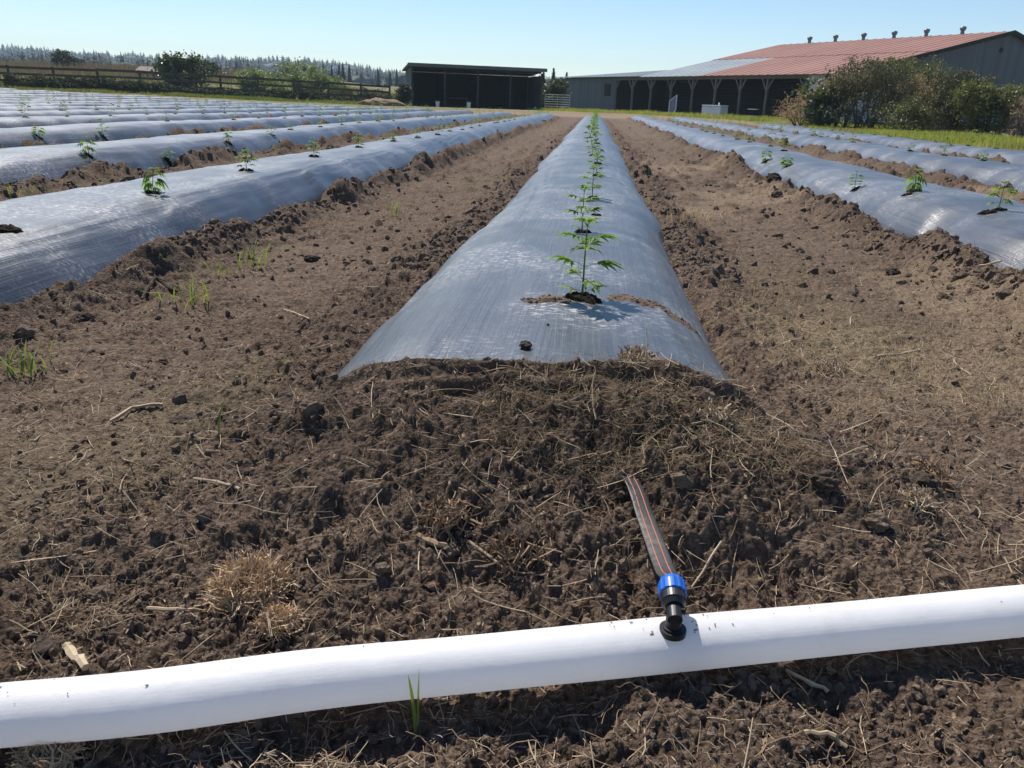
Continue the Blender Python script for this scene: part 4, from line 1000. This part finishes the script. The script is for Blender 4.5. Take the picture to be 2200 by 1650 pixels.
# ------------------------------------------------------------------ vegetation
def leafcloud(blobs, n, size, seed, asp=.45, fill=.55, shade=None):
    """leaf-sized faces spread through a union of ellipsoids (cx,cy,cz,rx,ry,rz)"""
    r = np.random.default_rng(seed); vol = np.array([b[3]*b[4]+b[4]*b[5] for b in blobs]); ch = r.choice(len(blobs), n, p=vol/vol.sum())
    B = np.array(blobs)[ch]; d = r.normal(size=(n, 3)); d /= np.linalg.norm(d, axis=1)[:, None]
    rad = (fill+(1-fill)*r.random(n)**.7); nz = 1+.34*vn(d[:, 0]*3+ch*3.1+seed, d[:, 2]*3+d[:, 1]*2.2, seed)+.12*vn(d[:, 0]*8+ch, d[:, 2]*8+d[:, 1]*5, seed+1)
    m_ = n//5; nr = 26; dr_ = r.normal(size=(nr, 3)); dr_[:, 2] = np.abs(dr_[:, 2])*.9+.15; dr_ /= np.linalg.norm(dr_, axis=1)[:, None]
    pick = r.integers(0, nr, m_); d[:m_] = dr_[pick]+r.normal(size=(m_, 3))*.05; tt_ = r.random(m_); rad[:m_] = .8+.55*tt_; d[:m_, 2] -= .25*tt_**2
    C = B[:, :3]+d*B[:, 3:]*(rad*nz)[:, None]
    keep = fbm(C[:, 0]/size*.10+seed, C[:, 2]/size*.16+C[:, 1]/size*.1, seed+2, 2) > -.42
    keep &= C[:, 2] > -.05
    C = C[keep]; n = len(C)
    a = r.normal(size=(n, 3)); a[:, 2] -= .2; a /= np.linalg.norm(a, axis=1)[:, None]; b = r.normal(size=(n, 3)); b = np.cross(a, b); b /= np.linalg.norm(b, axis=1)[:, None]; c = np.cross(a, b)
    L = (size*1.35*(.6+.8*r.random(n)))[:, None]; Wd = L*asp
    V = np.stack([C-a*L*.5, C+b*Wd*.5+c*L*.08, C+a*L*.5, C-b*Wd*.5+c*L*.08], 1).reshape(-1, 3)
    return V, np.arange(n*4).reshape(n, 4)
def leafmat(nm, c1, c2, rough=.5, tl=.25): return simple(nm, c1, c2, 1.3, rough, spec=.4, transl=tl)
M_BR1 = leafmat('bramble_leaf', (.035, .052, .020), (.10, .125, .050), .42)
M_BR2 = leafmat('dark_brush', (.055, .056, .026), (.13, .125, .058), .7, .1)
M_BR3 = leafmat('fresh_leaf', (.070, .085, .028), (.18, .19, .07), .5, .25)
M_WIL = leafmat('willow_leaf', (.10, .145, .060), (.22, .27, .14), .5, .3)
M_WEED = leafmat('weed_leaf', (.030, .042, .018), (.075, .085, .040), .7, .1)
M_DEAD = simple('dead_stems', (.16, .11, .075), (.33, .25, .18), 3, .8, transl=.1)
M_TWIG = simple('twig', (.045, .034, .024), (.09, .07, .05), 6, .9)
M_CON = simple('conifer', (.012, .024, .014), (.030, .050, .028), .4, .8)
M_CON2 = simple('far_conifer', (.014, .028, .018), (.026, .045, .030), .05, .8)
def bush(name, x, y, blobs, n, size, m, label, seed, cat='bush', group=None, asp=.45, twigs=10, fill=.5):
    z = gz(x, y); r = empty(name, (x, y, z), label=label, cat=cat, group=group)
    V, F = leafcloud(blobs, n, size, seed, asp, fill); mk('foliage', V, F, m, r)
    g = G(); rr_ = random.Random(seed)
    for i in range(twigs):
        b = blobs[i % len(blobs)]; tx, ty, tz = b[0]+rr_.uniform(-.6, .6)*b[3], b[1]+rr_.uniform(-.6, .6)*b[4], b[2]+b[5]*rr_.uniform(.5, 1.15)
        g.tube([(b[0]*.4, b[1]*.4, -.05), (tx*.6, ty*.6, tz*.5), (tx, ty, tz)], [.035, .02, .005], 5)
    g.build('stems', M_TWIG, r); return r
def bpx(px, py, zc): q = AT(px, py, zc); return q.x, q.y
# brambles in front of the barn gable (photo pixels give place, metres give size)
x, y = bpx(1722, 262, 36); bush('bramble_bush', x, y, [(0, 0, .6, 1.0, .9, .75), (.5, .3, 1.2, .8, .8, .6), (-.5, 0, .35, .6, .6, .4)], 5000, .10, M_DRYG, 'pale bush of dry tall grasses at the left end of the thicket', 201, asp=.12)
x, y = bpx(1762, 262, 34); bush('bramble_bush', x, y, [(0, 0, .7, .75, .8, .8), (.5, .4, 1.5, 1.1, .9, .6)], 5200, .11, M_BR1, 'glossy dark green bramble with shining leaves near the barn corner', 202, asp=.7)
x, y = bpx(1850, 272, 33); bush('bramble_bush', x, y, [(0, 0, .9, 1.3, 1.1, 1.0), (-.3, .5, 2.0, 1.2, 1, .75), (.9, .2, 1.5, 1.1, .9, 1.0)], 16000, .075, M_BR2, 'big brownish dark thicket bush in the middle left of the thicket', 203, twigs=16, asp=.3)
x, y = bpx(1925, 262, 35); bush('bramble_bush', x, y, [(0, .5, 2.0, 1.7, 1, .9), (.8, .4, 1.5, 1.3, 1, 1.3), (-.9, .4, 2.2, .9, .8, .7), (1.9, .4, 1.2, 1.1, 1, 1.1)], 19000, .085, M_BR3, 'tall green arching bush reaching up to the gable edge', 204, twigs=14)
x, y = bpx(1945, 283, 31); bush('bramble_bush', x, y, [(0, 0, .5, 1.1, .7, .6), (.6, .2, .8, .8, .6, .7)], 6500, .07, M_BR3, 'low pale leafed bush at the foot of the thicket', 205)
x, y = bpx(2045, 285, 30); bush('bramble_bush', x, y, [(0, 0, .85, .9, .8, 1.05), (.2, .3, 1.6, 1.0, .7, .65)], 12000, .075, M_BR2, 'dark rounded bush right of the low pale one', 206, asp=.4)
x, y = bpx(2115, 292, 29); bush('bramble_bush', x, y, [(0, 0, .7, .95, .8, .85), (.3, .2, 1.3, .85, .7, .5), (-.6, .1, 1.3, .7, .6, .6)], 12000, .08, M_BR3, 'fresh green bush with light tips near the right edge', 207)
x, y = bpx(2195, 295, 28); bush('dead_thicket', x, y, [(0, 0, .6, .6, .7, .75), (.4, 0, 1.0, .7, .7, .45)], 5500, .16, M_DEAD, 'greyish brown dead thicket at the right frame edge', 208, asp=.08, twigs=30)
x, y = bpx(2260, 290, 29); bush('bramble_bush', x, y, [(0, 0, .9, 1.0, .9, .9), (-.6, .4, 1.5, .8, .7, .4)], 7000, .08, M_BR1, 'dark green bush cut by the right frame edge', 209)
x, y = bpx(1985, 262, 33.5); bush('dry_bush', x, y, [(0, 0, 1.1, .9, .7, 1.1), (-.6, .2, 1.7, .8, .6, .6)], 2600, .11, M_DRYG, 'tangle of dry straw coloured canes in the middle of the thicket', 211, asp=.14, twigs=18)
x, y = bpx(1800, 240, 33.5); bush('dry_bush', x, y, [(0, 0, 1.7, .9, .6, .5), (.9, .1, 2.0, .6, .5, .4)], 1500, .10, M_DRYG, 'dry brown seed heads over the left part of the thicket', 212, asp=.14, twigs=18)
# bushes and trees on the left
x, y = bpx(868, 222, 53); bush('elder_bush', x, y, [(0, 0, .5, .6, .5, .6), (.1, 0, .9, .4, .4, .45)], 2600, .10, M_WEED, 'green bush against the left end of the shed', 220)
x, y = bpx(395, 166, 70); bush('broad_bush', x, y, [(0, 0, 1.2, 2.0, 1.3, 1.5), (-1, 0, 1.6, 1.2, 1, 1.1), (1, 0, 1.6, 1.2, 1, 1.1)], 9500, .17, M_BR1, 'dark green dense bush standing behind the fence', 221, asp=.7)
x, y = bpx(547, 168, 72); bush('pale_shrub', x, y, [(0, 0, .7, 1.6, 1.2, 1.15), (-.5, 0, 1.1, 1.1, 1, .8)], 6500, .14, M_WIL, 'low pale green shrub left of the rounded willow', 222)
x, y = bpx(655, 182, 68); bush('willow_shrub', x, y, [(0, 0, 1.1, 2.3, 1.6, 1.65), (-1.5, 0, 1.1, 1.7, 1.4, 1.5), (1.9, .2, .6, 1.9, 1.2, 1.1)], 14000, .15, M_WIL, 'large rounded pale green willow behind the fence', 223)
x, y = bpx(135, 150, 95); bush('round_bush', x, y, [(0, 0, 1.0, 1.1, 1, 1.1), (1.2, 0, .6, 1.3, 1, .6)], 3000, .2, M_WEED, 'small olive bush on the tan slope beyond the fence', 224)
x, y = bpx(440, 160, 90); bush('round_bush', x, y, [(0, 0, .9, 1.6, 1, .9)], 2500, .2, M_WEED, 'grey green bush just right of the dense dark bush', 225)
x, y = bpx(1190, 222, 63); bush('ivy_shrub', x, y, [(0, 0, 1.0, .9, .8, 1.1), (-.9, 0, .45, .5, .5, .55), (.3, 0, 1.7, .7, .7, .6)], 4500, .12, M_BR1, 'leafy shrub growing behind the metal gate', 226, asp=.6)
x, y = bpx(770, 195, 66); bush('scrub_bush', x, y, [(0, 0, .5, 1.6, 1, .75), (1.6, 0, .4, 1.3, 1, .6), (-1.5, 0, .5, 1.2, 1, .6)], 4500, .12, M_BR2, 'brown green scrub behind the fence left of the shed', 227, asp=.3)
wr = random.Random(12)
names = ['at the far left end', 'next from the far left', 'third from the far left', 'left of the first tall gap', 'below the olive bush', 'left of the brown roofed hut', 'below the brown roofed hut', 'left of the dark dense bush', 'below the dark dense bush', 'right of the dark dense bush', 'left of the big willow', 'below the big willow', 'right of the big willow', 'next to the dirt mound', 'behind the dirt mound', 'last before the shed']
for i, s in enumerate(np.linspace(3.2, tot[-1]-1.0, 16)):
    p = fpos(s); px_ = wr.uniform(-.1, .1); h = wr.uniform(.3, .58) if i > 6 else wr.uniform(.55, .75)
    bush('weed_clump', p.x, p.y-.7, [(0, 0, h*.45, wr.uniform(1.0, 1.7), .5, h*.75), (wr.uniform(-1, 1), .1, h*.4, wr.uniform(.8, 1.3), .45, h*.6), (wr.uniform(-1.6, 1.6), .1, h*.35, .8, .4, h*.5)], 5200, .12, M_WEED, 'dark weed clump at the fence foot, '+names[i], 240+i, cat='weeds', group='weed clumps along the fence', asp=.3, twigs=5)
# mound of dirt and straw
x, y = bpx(822, 226, 51); V, F = lump(4, 5, .12, 2.2); V = V*np.array([1.5, .9, .42]); V[:, 2] += .06*fbm(V[:, 0]*6, V[:, 1]*6+V[:, 2]*4, 7, 3)
M_MOUND = simple('mound_soil', (.09, .06, .04), (.26, .18, .10), 5, .95, .6, 30)
tag(mk('dirt_mound', V, F, M_MOUND, smooth=True, loc=(x, y, gz(x, y)+.02)), 'brown heap of soil and straw beside the left end of the shed', 'mound')
# small far buildings
M_BRR = simple('brown_roof', (.10, .075, .06), (.14, .11, .09), 1, .8); M_CREAM = simple('pale_wall', (.5, .48, .44), (.6, .58, .54), 1, .8)
def hut(px, py, zc, w_, h_, m1, m2, nm, label):
    q = AT(px, py, zc); z = gz(q.x, q.y); r = empty(nm, (q.x, q.y, z), .2, label=label, cat='hut')
    hh = max(.5, q.z-z); g = G(); g.box((0, 0, hh/2), (w_, 3, hh)); g.build('wall', m2, r)
    g = G(); g.add([(sx*w_*.55, sy, z_) for sx in (-1, 1) for sy, z_ in ((-1.9, hh-.05), (1.9, hh-.05), (0, hh+h_))], [(0, 2, 1), (3, 4, 5), (0, 3, 5, 2), (1, 2, 5, 4), (0, 1, 4, 3)]); g.build('roof', m1, r)
hut(326, 154, 85, 2.2, .5, M_BRR, M_BRR, 'field_hut', 'small brown roofed hut beyond the fence beside the dark bush')
hut(492, 163, 200, 4, .8, M_WHITE, M_CREAM, 'distant_hut', 'tiny white roofed building in the gap between the two bushes')
# ------------------------------------------------------------------ conifers and woods
def conifer(seed, tiers=9, n=9, slim=.17):
    r = np.random.default_rng(seed); V = []; F = []; k = 0
    for t in range(tiers):
        f = t/(tiers-1); z0 = .08+.84*f; rad = slim*(1-f)**.8*(.8+.4*r.random())+.012; hh = .15*(1-.5*f)
        V.append((r.normal()*.004, r.normal()*.004, min(1, z0+hh)));
        for j in range(n*2):
            a = math.pi*j/n+r.random()*.2; q = rad*(1 if j % 2 else .45)*(.7+.6*r.random()); V.append((math.cos(a)*q, math.sin(a)*q, z0-.03*(j % 2)+r.normal()*.008))
        for j in range(n*2): F.append((k, k+1+j, k+1+(j+1) % (n*2)))
        k += 2*n+1
    return np.array(V), np.array(F)
CT = [(lump(2, 70+i, .55, 2.2)[0]*[.3, .3, .36]+[0, 0, .42], lump(2, 70+i, .55, 2.2)[1]) for i in range(1)]+[conifer(i) for i in range(8)]+[conifer(20+i, 8, 8, .24) for i in range(3)]
def pine(px, pyt, zc, label, i, sl=1.0, group='dark conifers near the shed'):
    q = AT(px, pyt, zc); z = gz(q.x, q.y)-.2; h = q.z-z
    r = empty('conifer_tree', (q.x, q.y, z), i*1.3, label=label, cat='tree', group=group)
    V, F = conifer(50+i, 14, 11, .16*sl); r1_ = np.random.default_rng(i)
    # needle sprays round the tiers
    n = 1500; f = r1_.random(n)**.8; a = r1_.random(n)*6.283; rad = .17*sl*(1-f)**.85*(.35+.75*r1_.random(n))*(1+.25*np.sin(f*60)); C = np.stack([np.cos(a)*rad, np.sin(a)*rad, .1+.88*f], 1)
    d = np.stack([np.cos(a), np.sin(a), -.35+0*a], 1)*.035; s_ = np.stack([-np.sin(a), np.cos(a), 0*a], 1)*.011
    V2 = np.stack([C-s_, C+d, C+s_], 1).reshape(-1, 3); F2 = np.arange(3*n).reshape(n, 3)+len(V)
    mk('crown', np.concatenate([V, V2])*h, np.concatenate([F, F2]), M_CON, r)
    g = G(); g.tube([(0, 0, 0), (0, 0, h*.6), (0, 0, h*.97)], [.02*h, .011*h, .002*h], 6); g.build('trunk', M_TWIG, r)
pine(1190, 144, 100, 'tallest slender conifer standing between the shed and the barn', 1)
pine(1168, 152, 96, 'dark conifer rising right behind the right shed corner', 2, 1.5)
pine(1205, 163, 110, 'short conifer right of the tallest one beside the barn', 3, 1.2)
pine(1218, 153, 125, 'small conifer top peeping over the low end of the barn roof', 4)
for i, (px, py, d_) in enumerate([(694, 135, 'leftmost of the conifer group left of the shed'), (712, 139, 'second conifer of the group left of the shed'), (728, 137, 'third conifer of the group left of the shed, broad'), (736, 133, 'tallest conifer of the group left of the shed'), (750, 137, 'conifer at the right end of the group left of the shed'), (812, 147, 'single conifer between the group and the shed'), (838, 150, 'conifer touching the left edge of the shed roof'), (852, 147, 'conifer right beside the shed roof, last before it')]):
    pine(px, py, 170+i*7, 'dark '+d_, 10+i, .9)
def wood(name, n, pxr, zr, hr, label, seed, m, prof=None):
    r = np.random.default_rng(seed); P = []; S = []; Rr = []
    for i in range(n):
        px = r.uniform(*pxr); zc = r.uniform(*zr); q = AT(px, 180, zc); z = gz(q.x, q.y)+(0 if prof is None else prof(q.x, q.y))
        h = r.uniform(*hr); P.append((q.x, q.y, z-1)); S.append([h*r.uniform(1.0, 2.3)]*2+[h*r.uniform(.75, 1)]); Rr.append(rot(0, 0, r.random()*6))
    return tag(scatter(name, CT, np.array(P), np.array(S), Rr, m, smooth=True), label, kind='stuff')
def hillf(x, y): return 0*x
# a low wooded ridge far off
hx = np.linspace(-1500, 900, 60); hy = np.linspace(0, 1, 12); HX, HY = np.meshgrid(hx, hy); 
Yb = 620+.25*HX*0; HYw = Yb+HY*500
ridge = (9+14*sm(-HX, -300, 700)+5*vn(HX*.006, HX*0, 3)+3*vn(HX*.02, HX*0, 4))
HZ = T(HX, HYw)-1+ridge*np.sin(np.clip(HY*1.6, 0, 1)*math.pi/2)
i_ = np.arange(HX.size).reshape(HX.shape); FH = np.stack([i_[:-1, :-1], i_[:-1, 1:], i_[1:, 1:], i_[1:, :-1]], -1).reshape(-1, 4)
M_HILL = simple('hill_forest_floor', (.02, .035, .015), (.05, .07, .03), .02, .9)
tag(mk('hills', np.stack([HX, HYw, HZ], -1).reshape(-1, 3), FH, M_HILL, smooth=True), 'low forested hills on the horizon', kind='structure')
def hz_at(x, y):
    t = np.clip((y-620)/500, 0, 1); rg = 9+14*float(sm(np.array(-x), -300, 700))+5*float(vn(np.array([x*.006]), np.array([0.]), 3)[0])+3*float(vn(np.array([x*.02]), np.array([0.]), 4)[0])
    return rg*math.sin(min(1, t*1.6)*math.pi/2)
wood('far_wood', 2600, (-500, 1400), (640, 930), (9, 15), 'hazy blue conifer forest covering the far hills', 301, M_CON2, hz_at)
wood('middle_wood', 1300, (-500, 560), (300, 420), (8, 13.5), 'dark belt of conifers in front of the far hills on the left', 302, M_CON2)
wood('near_wood', 220, (-500, 330), (230, 290), (6, 9.5), 'nearer dark trees at the foot of the hills at far left', 303, M_CON2)
wood('right_wood', 420, (560, 1260), (300, 420), (6, 11), 'dark conifer belt behind the willow and the shed', 304, M_CON2)
# tall dry grass beyond the fence and green grass strips
def grassfield(name, n, poly, L, m, label, seed, yfn=None, dens=None):
    r = np.random.default_rng(seed); out = []
    xs = [p[0] for p in poly]; ys_ = [p[1] for p in poly]
    while sum(map(len, out)) < n:
        X = r.uniform(min(xs), max(xs), n*2); Y = r.uniform(min(ys_), max(ys_), n*2); ins = np.zeros(len(X), bool)
        for i in range(len(poly)):
            x1, y1 = poly[i]; x2, y2 = poly[i-1]; c_ = ((y1 > Y) != (y2 > Y)) & (X < (x2-x1)*(Y-y1)/(y2-y1+1e-9)+x1); ins ^= c_
        nn_ = fbm(X*.55, Y*.4, seed, 3); ins &= r.random(len(X)) < np.clip(.55+1.6*nn_, .03, 1)
        out.append(np.stack([X, Y], 1)[ins])
    P = np.concatenate(out)[:n]; X, Y = P[:, 0], P[:, 1]; Z = T(X, Y)
    a = r.random(n)*6.283; l = L*(.4+.8*r.random(n))*(.7+.6*(fbm(X*.5, Y*.5, seed+1, 2)+.5)); wd = l*.05+.006; ln = l*.45*r.random(n); b = r.random(n)*6.283
    B0 = np.stack([X-np.cos(a)*wd, Y-np.sin(a)*wd, Z], 1); B1 = np.stack([X+np.cos(a)*wd, Y+np.sin(a)*wd, Z], 1)
    Tp = np.stack([X+np.cos(b)*ln, Y+np.sin(b)*ln, Z+l], 1)
    return tag(mk(name, np.stack([B0, B1, Tp], 1).reshape(-1, 3), np.arange(3*n).reshape(n, 3), m), label, kind='stuff')
M_GR = simple('meadow_grass', (.13, .19, .04), (.34, .34, .11), .9, .6, transl=.4)
M_GR2 = simple('far_grass', (.09, .14, .04), (.20, .20, .09), .3, .7, transl=.3)
strip = [(7.6, 9), (7.2, 14), (6.6, 20), (6.9, 28), (9.5, 38), (11, 46), (14, 50), (16, 40), (14, 30), (14, 20), (14, 9)]
grassfield('grass', 52000, strip, .16, M_GR, 'bright green grass strip between the right beds and the thicket', 401)
grassfield('yellow_grass', 16000, [(6.9, 9), (6.4, 18), (6.4, 28), (9, 38), (13, 38), (12, 26), (13, 9)], .11, M_DRYG, 'yellow dry grass mixed along the edge of the right strip', 402)
grassfield('yard_grass', 15000, [(-5, 58), (-4, 76), (9, 58), (13, 50), (9, 46), (2, 54)], .2, M_GR, 'low green grass in front of the barn wall and posts', 403)
grassfield('fence_grass', 30000, [(-34, 45.5), (-22, 50), (-13, 53), (-13, 58), (-22, 57), (-34, 52)], .18, M_GR2, 'mixed grass along the foot of the left fence', 404)
grassfield('meadow', 40000, [(-75, 55), (-34, 53), (-13, 60), (-8, 66), (-5, 90), (-60, 115), (-110, 100)], .4, M_GR2, 'rough green meadow beyond the fence', 405)
grassfield('tan_meadow', 24000, [(-75, 70), (-40, 75), (-35, 100), (-70, 125), (-130, 110)], .8, M_DEAD, 'tall tan grass on the rise beyond the fence at far left', 406)
P1 = W(1313, 243, .1)
fibre = blades('grass_tuft', 1313, 244, 40, .25, .35, 'pale yellow green grass tuft on the dirt in front of the barn', 15, M_DRYG, wd=.012, lean=.9)


M_HZ = bpy.data.materials.new('haze_air'); M_HZ.use_nodes = True; t_ = M_HZ.node_tree
for n_ in list(t_.nodes):
    if n_.type != 'OUTPUT_MATERIAL': t_.nodes.remove(n_)
pv = t_.nodes.new('ShaderNodeVolumePrincipled'); pv.inputs['Color'].default_value = (.66, .84, 1, 1); pv.inputs['Density'].default_value = .0004; pv.inputs['Anisotropy'].default_value = 0
t_.links.new(pv.outputs[0], t_.nodes['Material Output'].inputs['Volume'])
g = G(); g.box((-100, 610, 30), (2900, 1320, 68)); hz = g.build('haze', M_HZ); tag(hz, 'thin pale blue haze in the air over the land', kind='stuff')
